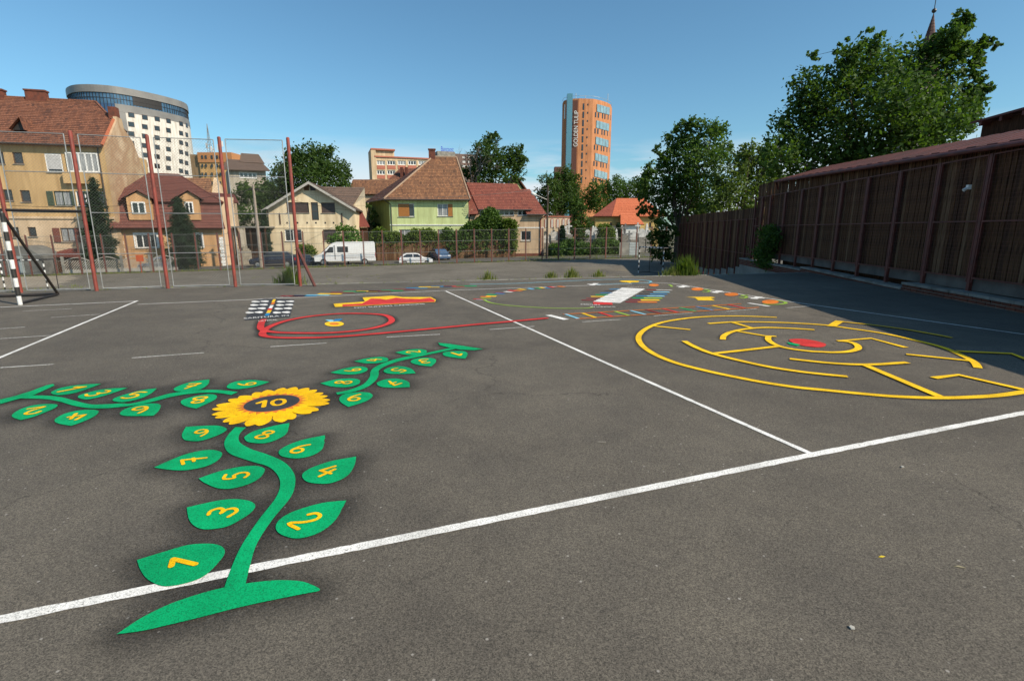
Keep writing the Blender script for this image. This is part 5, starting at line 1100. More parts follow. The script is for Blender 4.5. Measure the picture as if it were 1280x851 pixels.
b = MB(); b.tube(e1-Z*.05+F.n*.08, e2-Z*.05+F.n*.08, .08); b.tube(e0-Z*.05, e1-Z*.05, .08); b.path([e1-Z*.1, F.P(.25, ze-.7, .1), F.P(.25, zb, .1)], .05); b.build('gutter', M_['gutter'], h)
b = MB(); c_ = F3.P(sa-.1, za+.1); b.box(c_+Z*0, .85, .6, 1.5, F.u); b.box(c_+Z*.8, 1.0, .75, .15, F.u); b.build('chimney', M_['brick'], h)
b = MB()
for k in range(6): r = F.rect(578+k % 2*2, 256+k*2.4, 585.2, 257.8+k*2.4); F.box(b, *r, 0, .04)
b.build('quoin_stones', mat('pale_quoin', (.45, .5, .25)), h, kind='stuff')
# ---- pink house
F = Fac(587.5, 68.6, 681, 69.8, 285); h = thing('peach_house', 'peach house with large red tiled roof and a strip of attic windows', 'house', F.A+Z*-2.1)
pk_ = plaster('peach_house_render', (.50, .37, .25)); sR = F.sz(680, 285)[0]; ze = F.sz(640, 262)[1]; zl = F.sz(672, 268)[1]
wr = [(600, 262.5, 607, 269.5), (618, 262.5, 642.5, 269.5), (647, 262.5, 658.5, 269.5), (651, 289, 663.5, 301), (594, 290, 603, 301)]; rs = [F.rect(*r) for r in wr]
zm = min(r[2] for r in rs[:3])-.12; rs = [(r[0], r[1], r[2], min(r[3], ze-.05)) for r in rs]
F.wall(h, pk_, 0, sR, zb, zm, rs[3:], depth=8)
F.wall(h, pk_, F.sz(589, 265)[0], F.sz(664, 265)[0], zm, ze, rs[:3], name='upper_wall', depth=6)
b = MB(); F.box(b, F.sz(664, 265)[0]+.003, sR, zm+.003, zl, -6, 0); b.build('side_wall', pk_, h)
for r in rs: F.win(h, r, 4 if r[1]-r[0] > 2 else 2, 1, fw=.09)
e1 = F.P(F.sz(597.5, 261)[0], ze, .3); e2 = F.P(F.sz(664.5, 261.5)[0], ze, .3); F3 = Fac(587.5, 68.6, 681, 69.8, 285); F3.A = F.A-F.n*4; sa, za = F3.sz(583, 228.5); sb_, zb_ = F3.sz(646, 230); r0, r1 = F3.P(sa, za), F3.P(sb_, zb_)
roof(h, redtile, [e1, e2, r1, r0], step=.33); l0 = F.P(F.sz(586.5, 268)[0], F.sz(587, 268)[1], .5); l1 = F.P(F.sz(598, 268)[0], F.sz(598, 268)[1], .5); roof(h, redtile, [l0, l1, e1-Z*.1, r0-Z*.1+F.u*.1], step=.4, name='left_roof')
e3 = F.P(F.sz(658, 268.5)[0], zl, .55); e4 = F.P(F.sz(682.5, 268.5)[0], zl, .55); F3.A = F.A-F.n*3.4; r2 = F3.P(*F3.sz(640, 237)); r3 = F3.P(*F3.sz(662, 236.5)); roof(h, redtile, [e3, e4, r3, r2], step=.33, name='right_roof')
b = MB(); b.tube(e1-Z*.05+F.n*.06, e2-Z*.05+F.n*.06, .07); b.tube(e3-Z*.05+F.n*.06, e4-Z*.05+F.n*.06, .07); b.build('gutter', M_['gutter'], h); b = MB(); b.path([e4-Z*.1, F.P(F.sz(675.5, 285)[0], zl-.6, .1), F.P(F.sz(675.5, 285)[0], zb, .1)], .06); b.build('downpipe', mat('copper_red_pipe', (.25, .05, .03)), h)
r = F.rect(588, 284, 680, 285.2); b = MB(); F.box(b, .05, sR-.02, r[2], r[3], 0, .04); b.build('string_course', M_['frame'], h)
b = MB(); F.box(b, .02, sR+.02, zb, zb+.8, 0, .05); b.build('plinth', M_['brick'], h)
# ---- gabled green house behind, roof behind left
F = Fac(628, 84, 672, 88, 240); h = thing('rear_gable_house', 'yellow green gable with brown tiled roof behind the peach house', 'house', F.A+Z*-2)
a = F.rect(632, 240, 662, 250); F.wall(h, plaster('yellow_green_render', (.36, .38, .18)), a[0], a[1], -2, a[2], depth=7, gable=[(a[0], a[2]), (a[1], a[2]), (F.sz(642, 218)[0], F.sz(642, 218)[1])])
A0 = F.P(F.sz(642, 217)[0], F.sz(642, 217)[1], .5); R0 = F.P(a[1]+.8, a[2]-.1, .5); L0 = F.P(a[0]-.8, a[2]-.1, .5); bk = -F.n*8+F.u*4; roof(h, oldtile2, [R0, R0+bk, A0+bk, A0]); roof(h, oldtile2, [L0+bk, L0, A0, A0+bk])
F = Fac(436, 92, 500, 92, 240); h = thing('long_tiled_house', 'long low house with orange brown tiled roof left of the green house', 'house', F.A+Z*-2)
a = F.rect(438, 243, 520, 250); F.wall(h, cream, a[0], a[1], -2, a[3], depth=8); F3 = Fac(436, 92, 500, 92, 240); F3.A = F.A-F.n*4; roof(h, oldtile, [F.P(a[0]-.4, a[3], .4), F.P(a[1], a[3], .4), F3.P(a[1], F3.sz(470, 224.5)[1]), F3.P(F3.sz(441, 224)[0], F3.sz(470, 224.5)[1])])
F = Fac(484, 96, 530, 96, 220); h = thing('dark_roof_house', 'dark roof and brick chimneys rising between the office block and green house', 'house', F.A+Z*-2)
a = F.rect(485, 214, 530, 240); b = MB(); F.box(b, a[0], a[1], -2, a[3]-1.8, -6, 0); b.build('wall', cream, h); roof(h, oldtile2, [F.P(a[0]-.2, a[3]-1.8, .3), F.P(a[1], a[3]-1.8, .3), F.P(a[1], a[3]+.9, -3), F.P(a[0]+1.5, a[3]+.7, -3)], step=.5)
for x in (501, 507): r = F.rect(x-1.8, 208.5, x+1.6, 222); b = MB(); F.box(b, *r, -1.4, -.6); b.build('chimney', M_['brick'], h)
# ---- orange roofed bungalow, far right
F = Fac(743, 90, 826, 90, 275); h = thing('orange_roofed_bungalow', 'yellow bungalow with bright orange hipped roof beyond the cemetery', 'house', F.A+Z*-2)
yl = plaster('yellow_render', (.52, .38, .15)); a = F.rect(744, 270, 824, 290); ww = [F.rect(x, 278, x+3, 284.5) for x in (762, 797, 811)]
F.wall(h, yl, a[0], a[1], -2, a[3], ww, depth=9); 
for w_ in ww: F.win(h, w_, 1, 1, fm=M_['brownframe'], fw=.1)
F3 = Fac(743, 90, 826, 90, 275); F3.A = F.A-F.n*4.6; r0, r1 = F3.P(*F3.sz(771, 248)), F3.P(*F3.sz(805, 248)); ea, ec = F.P(a[0]-.5, a[3]-.05, .6), F.P(a[1]+.8, a[3]-.05, .6)
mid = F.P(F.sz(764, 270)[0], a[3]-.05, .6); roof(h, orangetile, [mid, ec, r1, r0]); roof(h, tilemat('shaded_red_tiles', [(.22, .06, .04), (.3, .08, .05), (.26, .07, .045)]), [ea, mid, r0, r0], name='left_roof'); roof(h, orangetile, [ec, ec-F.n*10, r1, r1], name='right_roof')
b = MB(); r = F.rect(777, 280, 795, 300); F.box(b, r[0], r[1], -2, r[3], .01, 2.2); b.build('white_annex', M_['frame'], h); roof(h, orangetile, [F.P(F.sz(776, 278)[0]-.6, r[3]-.1, 2.7), F.P(F.sz(797, 278)[0]+.5, r[3]-.1, 2.7), F.P(F.sz(794, 270)[0], a[3]+.35, .5), F.P(F.sz(775, 270)[0], a[3]+.35, .5)], name='porch_roof')
# ---- cemetery colonnade and monuments
F = Fac(675, 82, 713, 84, 280); h = thing('arched_cemetery_wall', 'cream wall with red arched niches beside the street lamp', 'wall', F.A+Z*-2)
a = F.rect(675, 271.5, 712, 292); F.wall(h, plaster('cream_niche_wall', (.55, .45, .33)), a[0], a[1], -2, a[3], depth=.6); b = MB(); F.box(b, a[0]-.1, a[1]+.1, a[3], a[3]+.18, -.7, .15); b.build('cap', mat('red_tile_cap', (.3, .1, .06)), h)
for x in (682.5, 690, 697, 704.2, 710.5):
    r = F.rect(x-2.1, 273, x+2.1, 284.5); c = (r[0]+r[1])/2; hw = (r[1]-r[0])/2; z_ = r[3]-hw
    pts_ = [(c-hw, r[2])]+[(c-hw*math.cos(t), z_+hw*math.sin(t)) for t in np.linspace(0, math.pi, 9)]+[(c+hw, r[2])]; ar_ = pts_; inn = [(c+(x_-c)*.66, r[2] if i in (0, len(pts_)-1) else z_+(z-z_)*.66) for i, (x_, z) in enumerate(pts_)]
    b = MB(); b.hexa([F.P(x_, z, .06) for x_, z in ar_], [F.P(x_, z, .0) for x_, z in ar_]); o = b.build('niche', mat('niche_red', (.33, .10, .07)), h); b = MB(); b.hexa([F.P(x_, z, .075) for x_, z in inn], [F.P(x_, z, .062) for x_, z in inn]); b.build('niche_back', mat('niche_cream', (.38, .36, .33)), o)
GB = 'gravestones in the cemetery behind the shrubs'; stone = mat('white_marble', (.62, .61, .58), (.4, .4, .38), .6, 3); stone2 = mat('grey_granite', (.2, .2, .2), (.1, .1, .1), .5, 5)
kinds = ['white marble cross', 'pale obelisk', 'grey granite slab', 'white rounded headstone', 'dark stone cross']
sid = ['far left among the graves', 'left of the small conifer', 'in front of the yellow wall', 'beside the white annex', 'behind the yellow shrub', 'near the metal gate', 'half hidden by dark shrubs', 'right of the gate']
used = 0
for i in range(26):
    x = 684+i*5.1+random.uniform(-1.5, 1.5); x = x if x < 712 or x > 734 else x+24
    if x > 818: continue
    Y = random.choice([74, 76, 78, 79.5]); k = random.choice([0, 0, 1, 2, 3, 3, 4]); p = W(x, 300, Y); p.z = hz(p.x, p.y); hh = random.uniform(3.1, 4.6); sc_w = random.uniform(.8, 1.1); b = MB(); m_ = stone2 if k in (2, 4) else stone
    p1 = p+Z*(hh-1.9); t = thing('gravestone', '', 'gravestone', p, GB); 
    near = ['just right of the street lamp' if x < 705 else 'before the arched wall' if x < 720 else 'right of the juniper' if x < 745 else 'left of the little conifer' if x < 770 else 'right of the little conifer' if x < 785 else 'before the white annex' if x < 797 else 'at the right end above the grey gate', {74: 'front row', 76: 'second row', 78: 'third row', 79.5: 'back row'}[Y]]; t['label'] = kinds[k]+' '+near[0]+', '+near[1]+' of the graves'
    c0 = MB(); c0.box(p+Z*(hh-1.9)/2, 1.0*sc_w, .7, hh-1.9); c0.build('plinth', M_['cope'], t)
    if k in (0, 4): b.box(p1+Z*.8, .2, .16, 1.6); b.box(p1+Z*1.15, .85, .158, .2); b.box(p1+Z*.08, .5, .4, .16)
    elif k == 1: b.hexa([p1+Vector(q_)*.3 for q_ in ((-1, -1, 0), (1, -1, 0), (1, 1, 0), (-1, 1, 0))], [p1+Z*1.7+Vector(q_)*.12 for q_ in ((-1, -1, 0), (1, -1, 0), (1, 1, 0), (-1, 1, 0))]); b.tube(p1+Z*1.7, p1+Z*1.9, .17, .01, 4)
    elif k == 2: b.box(p1+Z*.6, .9, .18, 1.2); b.box(p1+Z*1.25, 1.0, .25, .1)
    else:
        pr = [(-.4, 0), (.4, 0), (.4, .8)]+[(.4*math.cos(a_), .8+.4*math.sin(a_)) for a_ in np.linspace(.3, math.pi-.3, 6)]+[(-.4, .8)]; b.hexa([p1+Vector((x_, -.1, z)) for x_, z in pr], [p1+Vector((x_, .1, z)) for x_, z in pr])
    b.build('stone', m_, t); used += 1
seen_ = {}
for o_ in sorted([o_ for o_ in col.objects if o_.name.startswith('gravestone')], key=lambda o_: o_.location.x/o_.location.y):
    k_ = seen_.get(o_['label'], 0); seen_[o_['label']] = k_+1
    if k_: o_['label'] = o_['label'].replace(' of the graves', ', further right' if k_ == 1 else ', rightmost')
b = MB(); gt = thing('metal_gate', 'pale grey ribbed metal gate beside dark boards in front of the cemetery', 'gate', SD(15, 50))
F = Fac(773, 66, 798, 66.5, 312); r = F.rect(774, 303, 786, 324); r2 = F.rect(786.5, 303, 797, 323)
F.box(b, r[0], r[1], r[2], r[3], -.05, .05); b.build('dark_panel', M_['conc'], gt)
b = MB(); F.box(b, r2[0], r2[1], r2[2], r2[3], -.05, .05)
for k in range(6): F.box(b, r2[0]+.02, r2[1]-.02, r2[2]+.1+k*.33, r2[2]+.2+k*.33, .05, .08)
b.build('pale_panel', mat('pale_sheet_metal', (.33, .37, .38)), gt)
# ---- church spire behind the trees
p = W(1157, 92, 75); p.z = 0; tpz = W(1168, 18, 75).z; h = thing('church_spire', 'slender dark brown church spire with ball finial rising through the tree', 'church', p)
px_ = W(1168, 18, 75).x
spm = tilemat('spire_shingles', [(.07, .035, .03), (.11, .055, .045), (.09, .045, .04)], .3, .4); c = Vector((px_-.1, 75, 0)); n = 8; r_ = 1.75
z0 = W(1155, 75, 75).z-3.5; b = MB(); k = 22
for j in range(k):
    t0, t1 = j/k, (j+1)/k; ra_, rb2 = r_*(1-t0)+.05+.02, r_*(1-t1)+.05; b.tube(c+Z*(z0+(tpz-z0)*t0), c+Z*(z0+(tpz-z0)*t1), ra_, rb2, n)
b.build('spire', spm, h); b = MB(); b.tube(c+Z*tpz, c+Z*(tpz+2.6), .05); b.build('finial_rod', M_['dark'], h)
b = MB()
for j in range(6): a0, a1 = math.pi*j/6, math.pi*(j+1)/6; b.tube(c+Z*(tpz+.4-.28*math.cos(a0)), c+Z*(tpz+.4-.28*math.cos(a1)), .28*math.sin(a0)+.001, .28*math.sin(a1)+.001, 10)
b.build('ball', M_['dark'], h); b = MB(); b.box(c+Z*(tpz+1.9), .9, .05, .07); b.build('cross_arm', M_['dark'], h)
b = MB(); b.box(c+Z*z0/2, 4, 4, z0); b.build('tower', M_['cope'], h)

# ---- sheds at far left
t = thing('maroon_shed', 'low dark shed with maroon roof beyond the street at the left', 'shed', W(80, 330, 50.5))
F = Fac(54, 50.2, 104, 51.2, 320); r = F.rect(54, 320, 102, 340); F.wall(t, M_['plank3'], r[0], r[1], -2.6, r[3], depth=3); roof(t, mat('dark_red_sheet', (.16, .035, .025)), [F.P(r[0]-.2, r[3], .3), F.P(r[1]+.2, r[3], .3), F.P(r[1]-.9, r[3]+.75, -2.2), F.P(r[0]+1.6, r[3]+.65, -2.2)])
t = thing('grey_hut', 'grey domed hut with pale door at the far left', 'shed', W(30, 330, 48.5))
F = Fac(-30, 48.2, 55, 48.9, 320); b = MB(); r = F.rect(0, 312, 54, 340)
pr = [(r[0]+(r[1]-r[0])*k/12, r[3]-.6+.95*math.sin(math.pi*k/12)) for k in range(13)]+[(r[1], -2.6), (r[0], -2.6)]; b.hexa([F.P(x_, z, .2) for x_, z in pr], [F.P(x_, z, -2.5) for x_, z in pr]); b.build('shell', mat('grey_tarpaulin', (.16, .16, .15), (.09, .09, .085), .8, 1.5), t)
r = F.rect(20, 320, 32, 341); b = MB(); F.box(b, *r, .2, .26); b.build('door', mat('pale_blue_door', (.3, .36, .37)), t)
# carport between dormer house and gable house
t = thing('dark_carport', 'dark open carport with pale board door left of the gable house', 'shed', W(310, 330, 55)); F = Fac(292, 58.5, 336, 59, 300); r = F.rect(293, 283, 335, 332)
b = MB(); F.box(b, r[0], r[1], r[3]-.15, r[3], -4, .4); b.build('roof', M_['conc'], t); b = MB(); F.box(b, r[0]+.1, r[1]-.1, -2.3, r[3]-.16, -4, -3.5)
b.build('back_wall', M_['plank3'], t)
for x_ in (r[0]+.1, (r[0]+r[1])/2, r[1]-.2): b = MB(); F.box(b, x_, x_+.15, -2.3, r[3]-.16, 0, .15); b.build('post', M_['plank3'], t)
r = F.rect(299, 312, 316, 332)
for k in range(8): x_ = r[0]+(r[1]-r[0])*k/8; b = MB(); F.box(b, x_, x_+(r[1]-r[0])/8-.02, -2.3, r[3]+random.uniform(-.1, .15)+(.4 if 2 < k < 6 else 0), .2, .24); b.build('plank', mat('pale_board', (.42, .36, .27), (.3, .25, .18)), t)

# ---- board fence along the gardens
t = thing('garden_board_fence', 'brown upright board fence in front of the green house', 'fence', SD(-8, 48.7)); pm3 = [boxmesh('plank', .14, .03, 1.75, M_[k]) for k in ('plank', 'plank2', 'plank')]
a = math.atan2(ED.y, ED.x); s = SX(477, 48.9)
while s < SX(645, 48.9):
    o = shared('plank', random.choice(pm3), SD(s, 48.9), t, (0, random.uniform(-.015, .015), a)); o.scale.z = random.uniform(.94, 1.08)*1.15; s += .155
b = MB(); 
for z in (.4, 1.5): b.box(SD((SX(477, 48.9)+SX(645, 48.9))/2, 48.95, z), SX(645, 48.9)-SX(477, 48.9), .05, .09, ED)
b.build('rail', M_['plank3'], t)
# ---- poles
p = W(327, 333, 53); p.z = hz(p.x, p.y); b = MB(); tpz = W(316, 231, 53).z; b.tube(p, Vector((p.x-.03, p.y, tpz)), .2, .11, 10); t = thing('utility_pole', 'bare tapered concrete utility pole before the dark carport', 'utility pole', p); b.build('shaft', mat('pole_concrete', (.30, .25, .20)), t)
b = MB(); b.box(Vector((p.x, p.y, tpz-.4)), 1.0, .1, .1); b.build('cross_arm', M_['dark'], t)
p2 = W(683.5, 322, 62); p2.z = hz(p2.x, p2.y); tz2 = W(682, 232, 62).z; t = thing('street_lamp', 'dark wooden pole carrying a pale street lamp on a short arm', 'street lamp', p2); b = MB(); b.tube(p2, Vector((p2.x, p2.y, tz2)), .14, .09, 8); b.build('pole', M_['trunk'], t)
ha = W(679.5, 250, 62); hb_ = W(669.5, 243.5, 61.2); b = MB(); b.tube(Vector((p2.x, p2.y, ha.z)), hb_, .035); b.build('arm', M_['grey'], t); b = MB(); hc = W(665.5, 242, 60.9); b.tube(hb_+(hb_-hc)*.2, hc, .1, .17, 8); b.tube(hc, hc+(hc-hb_)*.35, .17, .05, 8); b.build('lamp_head', mat('lamp_white', (.6, .62, .62)), t)
def wire(a, c, sag, name='overhead_wire', label='thin dark overhead wire', grp='overhead wires'):
    pts_ = [a.lerp(c, k/14)-Z*sag*4*(k/14)*(1-k/14) for k in range(15)]; b = MB(); b.path(pts_, .02, 3); o = b.build(name, M_['dark'], None, base=a); return tag(o, label, 'wire', grp)
wire(Vector((p.x, p.y, tpz-.35)), W(441, 263, 62.5), .35, label='thin wire sagging from the concrete pole to the gable house'); wire(Vector((p2.x, p2.y, tz2-.3)), Vector((p.x, p.y, tpz-.5)), .9, label='long thin wire between the concrete pole and the lamp pole')
wire(W(0, 256, 49), Vector((p.x, p.y, tpz-.4)), .8, label='long thin wire crossing in front of the ochre house')

# ================================================================= VEHICLES
def prof(b, pts, hw):
    n = len(pts); b.add([Vector((x_, -hw(z), z)) for x_, z in pts]+[Vector((x_, hw(z), z)) for x_, z in pts], [tuple(range(n)), tuple(range(2*n-1, n-1, -1))]+[(i, n+i, n+(i+1) % n, (i+1) % n) for i in range(n)]); return b
def place(o, loc, rz):
    o.location = loc; o.rotation_euler[2] = rz
def vehicle(name, cat, label, loc, rz, body, roofp, glass, hw, m, wheels, wr=.3, tail=None, head=None, extra=None):
    t = thing(name, label, cat, (0, 0, 0)); b = MB(); prof(b, body, hw); o = b.build('body', m, t)
    bv = o.modifiers.new('bevel', 'BEVEL'); bv.width = .05; bv.segments = 2; bv.limit_method = 'ANGLE'; bv.angle_limit = .5
    if roofp: b = MB(); prof(b, roofp, hw); o2 = b.build('cabin', m, t); bv = o2.modifiers.new('bevel', 'BEVEL'); bv.width = .05; bv.segments = 2
    for g_ in glass:
        for sg in (-1, 1):
            pts_ = [Vector((x_, sg*(hw(z)+.008), z)) for x_, z in g_]; b = MB(); b.hexa(pts_, [p_-Vector((0, sg*.03, 0)) for p_ in pts_]); b.build('side_window', M_['win'], t)
    for wx in wheels:
        for sg in (-1, 1):
            y = sg*(hw(.3)-.1); b = MB(); b.tube((wx, y-.1, wr), (wx, y+.12*1, wr), wr, n=18); wo = b.build('wheel', M_['black'], t); b = MB(); yy = y+(.125 if sg > 0 else -.105); b.tube((wx, yy-.008, wr), (wx, yy+.008, wr), wr*.62, n=14); b.build('rim', M_['grey'], wo)
    for pts3, mm, nm in (extra or []):
        b = MB(); b.hexa([Vector(p_) for p_ in pts3[0]], [Vector(p_) for p_ in pts3[1]]); b.build(nm, mm, t)
    place(t, loc, rz); return t
AE = math.atan2(ED.y, ED.x)
def bx3(x0, x1, y0, y1, z0, z1): return ([(x0, y0, z0), (x1, y0, z0), (x1, y1, z0), (x0, y1, z0)], [(x0, y0, z1), (x1, y0, z1), (x1, y1, z1), (x0, y1, z1)])
wp = mat('white_car_paint', (.70, .71, .72), (.66, .67, .68), .25, 2, coat=.5); red_l = mat('tail_lamp_red', (.4, .01, .01), rough=.2); lampm = mat('head_lamp', (.6, .62, .64), rough=.1)
hwv = lambda z: .97-.05*max(0, z-1.2)
zv = .62
vp = GY(439, 43.2); 
vb = [(-3.1, .38), (-3.15, .75), (-3.0, 1.0), (-2.35, 1.28), (-1.55, 2.05), (-1.2, 2.32), (-.8, 2.42), (3.0, 2.45), (3.12, 2.3), (3.15, .4)]
ve = [(bx3(-3.17, -2.95, -.85, -.55, .78, .98), lampm, 'headlight'), (bx3(-3.17, -2.95, .55, .85, .78, .98), lampm, 'headlight'), (bx3(3.12, 3.18, -.95, -.8, .8, 1.3), red_l, 'tail_light'), (bx3(-3.2, -2.98, -.9, .9, .4, .62), mat('grey_bumper', (.12, .12, .12)), 'bumper'),
  (bx3(-1.05, -.95, -.985, -.97, .6, 2.1), mat('seam_grey', (.3, .3, .3)), 'door_seam'), (bx3(-.0, .04, -.985, -.965, .6, 2.1), mat('seam_grey', (.3, .3, .3)), 'door_seam'), (bx3(-.1, 3.0, -.99, -.975, .78, .84), mat('seam_grey', (.3, .3, .3)), 'rub_strip'), (bx3(-1.95, -1.85, -1.15, -.98, 1.25, 1.5), M_['black'], 'wing_mirror')]
vn = vehicle('white_van', 'van', 'long white panel van parked behind the yard fence', vp, AE, vb, None, [[(-2.0, 1.32), (-1.15, 1.32), (-1.15, 1.92), (-1.5, 1.9)], [(-.75, 1.35), (.35, 1.35), (.35, 1.95), (-.75, 1.95)]], hwv, wp, (-2.2, 2.0), .34, extra=ve)
vn.children[0]
b = MB(); b.hexa([Vector(p_) for p_ in ((-2.36, -.82, 1.3), (-2.36, .82, 1.3), (-1.58, .8, 2.04), (-1.58, -.8, 2.04))], [Vector(p_)+Vector((-.02, 0, .02)) for p_ in ((-2.36, -.82, 1.3), (-2.36, .82, 1.3), (-1.58, .8, 2.04), (-1.58, -.8, 2.04))]); o = b.build('windscreen', M_['win'], None); o.parent = vn
def hatch(name, label, loc, rz, m, s=1.0, cat='car', flip=1):
    hw_ = lambda z: (.80-.26*max(0, z/s-.85))*s
    f = flip; bd = [(x_*f*s, z*s) for x_, z in ((-1.85, .3), (-1.88, .6), (-1.75, .78), (-.95, .92), (1.55, .95), (1.8, .85), (1.85, .35))]; cb = [(x_*f*s, z*s) for x_, z in ((-.95, .9), (-.35, 1.33), (.0, 1.39), (1.0, 1.38), (1.45, 1.2), (1.72, .9))]
    if f < 0: bd = bd[::-1]; cb = cb[::-1]
    gl = [[(x_*f*s, z*s) for x_, z in ((-.75, .95), (-.25, 1.28), (.25, 1.31), (.25, .95))], [(x_*f*s, z*s) for x_, z in ((.32, .95), (.32, 1.31), (.95, 1.3), (1.3, 1.12), (1.35, .95))]]
    ex = [(bx3(min(f*1.80, f*1.88)*s, max(f*1.80, f*1.88)*s, y0*s, y1*s, .62*s, .85*s), red_l, 'tail_light') for y0, y1 in ((-.72, -.5), (.5, .72))]+[(bx3(min(f*-1.9, f*-1.78)*s, max(f*-1.9, f*-1.78)*s, y0*s, y1*s, .58*s, .72*s), lampm, 'headlight') for y0, y1 in ((-.7, -.4), (.4, .7))]+[(bx3(min(f*-.72, f*-.6)*s, max(f*-.72, f*-.6)*s, -.95*s, -.8*s, .95*s, 1.06*s), m, 'wing_mirror'), (bx3(-1.5*s, 1.5*s, -.81*s, -.795*s, .55*s, .6*s), M_['black'], 'rub_strip')]
    return vehicle(name, cat, label, loc, rz, bd, cb, gl, hw_, m, (-1.2*f*s, 1.2*f*s), .29*s, extra=ex)
pc = GY(523, 43.6); pc.z -= .35; hatch('white_hatchback', 'small white hatchback behind the yard fence beside the van', pc, AE, wp, flip=-1)
pc = GY(553, 47.6); pc.z -= .1; hatch('blue_car', 'small blue car parked against the garden board fence', pc, AE+1.75, mat('mid_blue_paint', (.06, .11, .2), rough=.25, coat=.5))
pc = GY(218, 43.2); pc.z -= .2; hatch('silver_blue_hatchback', 'silver blue hatchback with pink tail light beside the lattice wall', pc, AE, mat('silver_blue_paint', (.22, .27, .36), rough=.25, coat=.5), 1.08)
pc = GY(352, 44); pc.z -= .1; hatch('dark_estate_car', 'dark navy car parked near the concrete pole before the carport', pc, AE, mat('navy_paint', (.015, .02, .04), rough=.2, coat=.5), 1.2)
pc = GY(391, 45); pc.z -= .35; hatch('navy_saloon', 'dark saloon half hidden between the estate car and the van', pc, AE, mat('navy_paint', (.015, .02, .04), rough=.2, coat=.5), 1.1, flip=-1)
# street sign box (orange) on fence
o = MB(); q_ = SD(0, 39.9); q_ = GY(190, 39.6); o.box(q_+Z*1.35, .55, .2, .6, ED); o.tube(q_+Z*0, q_+Z*1.1, .03); tag(o.build('orange_box', mat('orange_bin', (.45, .08, .02)), None, base=q_), 'small orange bin fixed on the yard fence before the lattice wall', 'bin')

# ================================================================= TREES
LM = dict(dark=leafmat('dark_leaves', (.024, .054, .011), (.095, .165, .034)), mid=leafmat('mid_leaves', (.025, .055, .012), (.075, .125, .03)), light=leafmat('light_leaves', (.05, .085, .02), (.12, .17, .045)),
  bright=leafmat('bright_leaves', (.05, .11, .02), (.12, .22, .04)), con=leafmat('conifer_needles', (.012, .03, .016), (.035, .065, .03)), vine=leafmat('vine_leaves', (.04, .08, .012), (.13, .18, .03)), grass=leafmat('weed_blades', (.10, .14, .03), (.26, .27, .09)))
def leaves(centers, radii, dens, size, clump=.28, shell=.45, squash=1.0, asp=.55):
    V = []; F_ = []; cnt = 0; allv = []
    for c, r in zip(centers, radii):
        nc = max(5, int(dens*r*r/(1.7*size*size))); d = rng.normal(size=(nc, 3)); d /= np.linalg.norm(d, axis=1)[:, None]; rad = r*(shell+(1-shell)*rng.random(nc)**.6)
        cc = np.array(c)+d*rad[:, None]*np.array([1, 1, squash]); per = 16
        cr_ = r*clump*(.6+.8*rng.random(nc)); p = np.repeat(cc, per, 0)+rng.normal(size=(nc*per, 3))*np.repeat(cr_, per)[:, None]*.55
        allv.append(p)
    p = np.concatenate(allv); n = len(p); a = rng.normal(size=(n, 3)); a[:, 2] = a[:, 2]*.6-.25; a /= np.linalg.norm(a, axis=1)[:, None]; u = rng.normal(size=(n, 3)); u[:, 2] += .0; bb = np.cross(a, u); bb /= np.linalg.norm(bb, axis=1)[:, None]
    s = size*(.6+.8*rng.random(n))[:, None]; v = np.empty((n, 4, 3)); v[:, 0] = p-a*s; v[:, 1] = p+bb*s*asp; v[:, 2] = p+a*s; v[:, 3] = p-bb*s*asp
    return v.reshape(-1, 3)
def leafobj(name, v, m, parent, o0, **k):
    me = bpy.data.meshes.new(name); n = len(v)//4; me.vertices.add(len(v)); me.vertices.foreach_set('co', (v-np.array(o0)).astype(np.float32).ravel()); me.loops.add(4*n); me.loops.foreach_set('vertex_index', np.arange(4*n, dtype=np.int32)); me.polygons.add(n); me.polygons.foreach_set('loop_start', np.arange(0, 4*n, 4, dtype=np.int32)); me.polygons.foreach_set('loop_total', np.full(n, 4, dtype=np.int32)); me.materials.append(m); me.update(); me.validate()
    o = bpy.data.objects.new(name, me); col.objects.link(o)
    if parent: o.parent = parent
    else: o.location = o0
    for a, b_ in k.items(): o[a] = b_
    ORG[o.name] = Vector(o0); return o
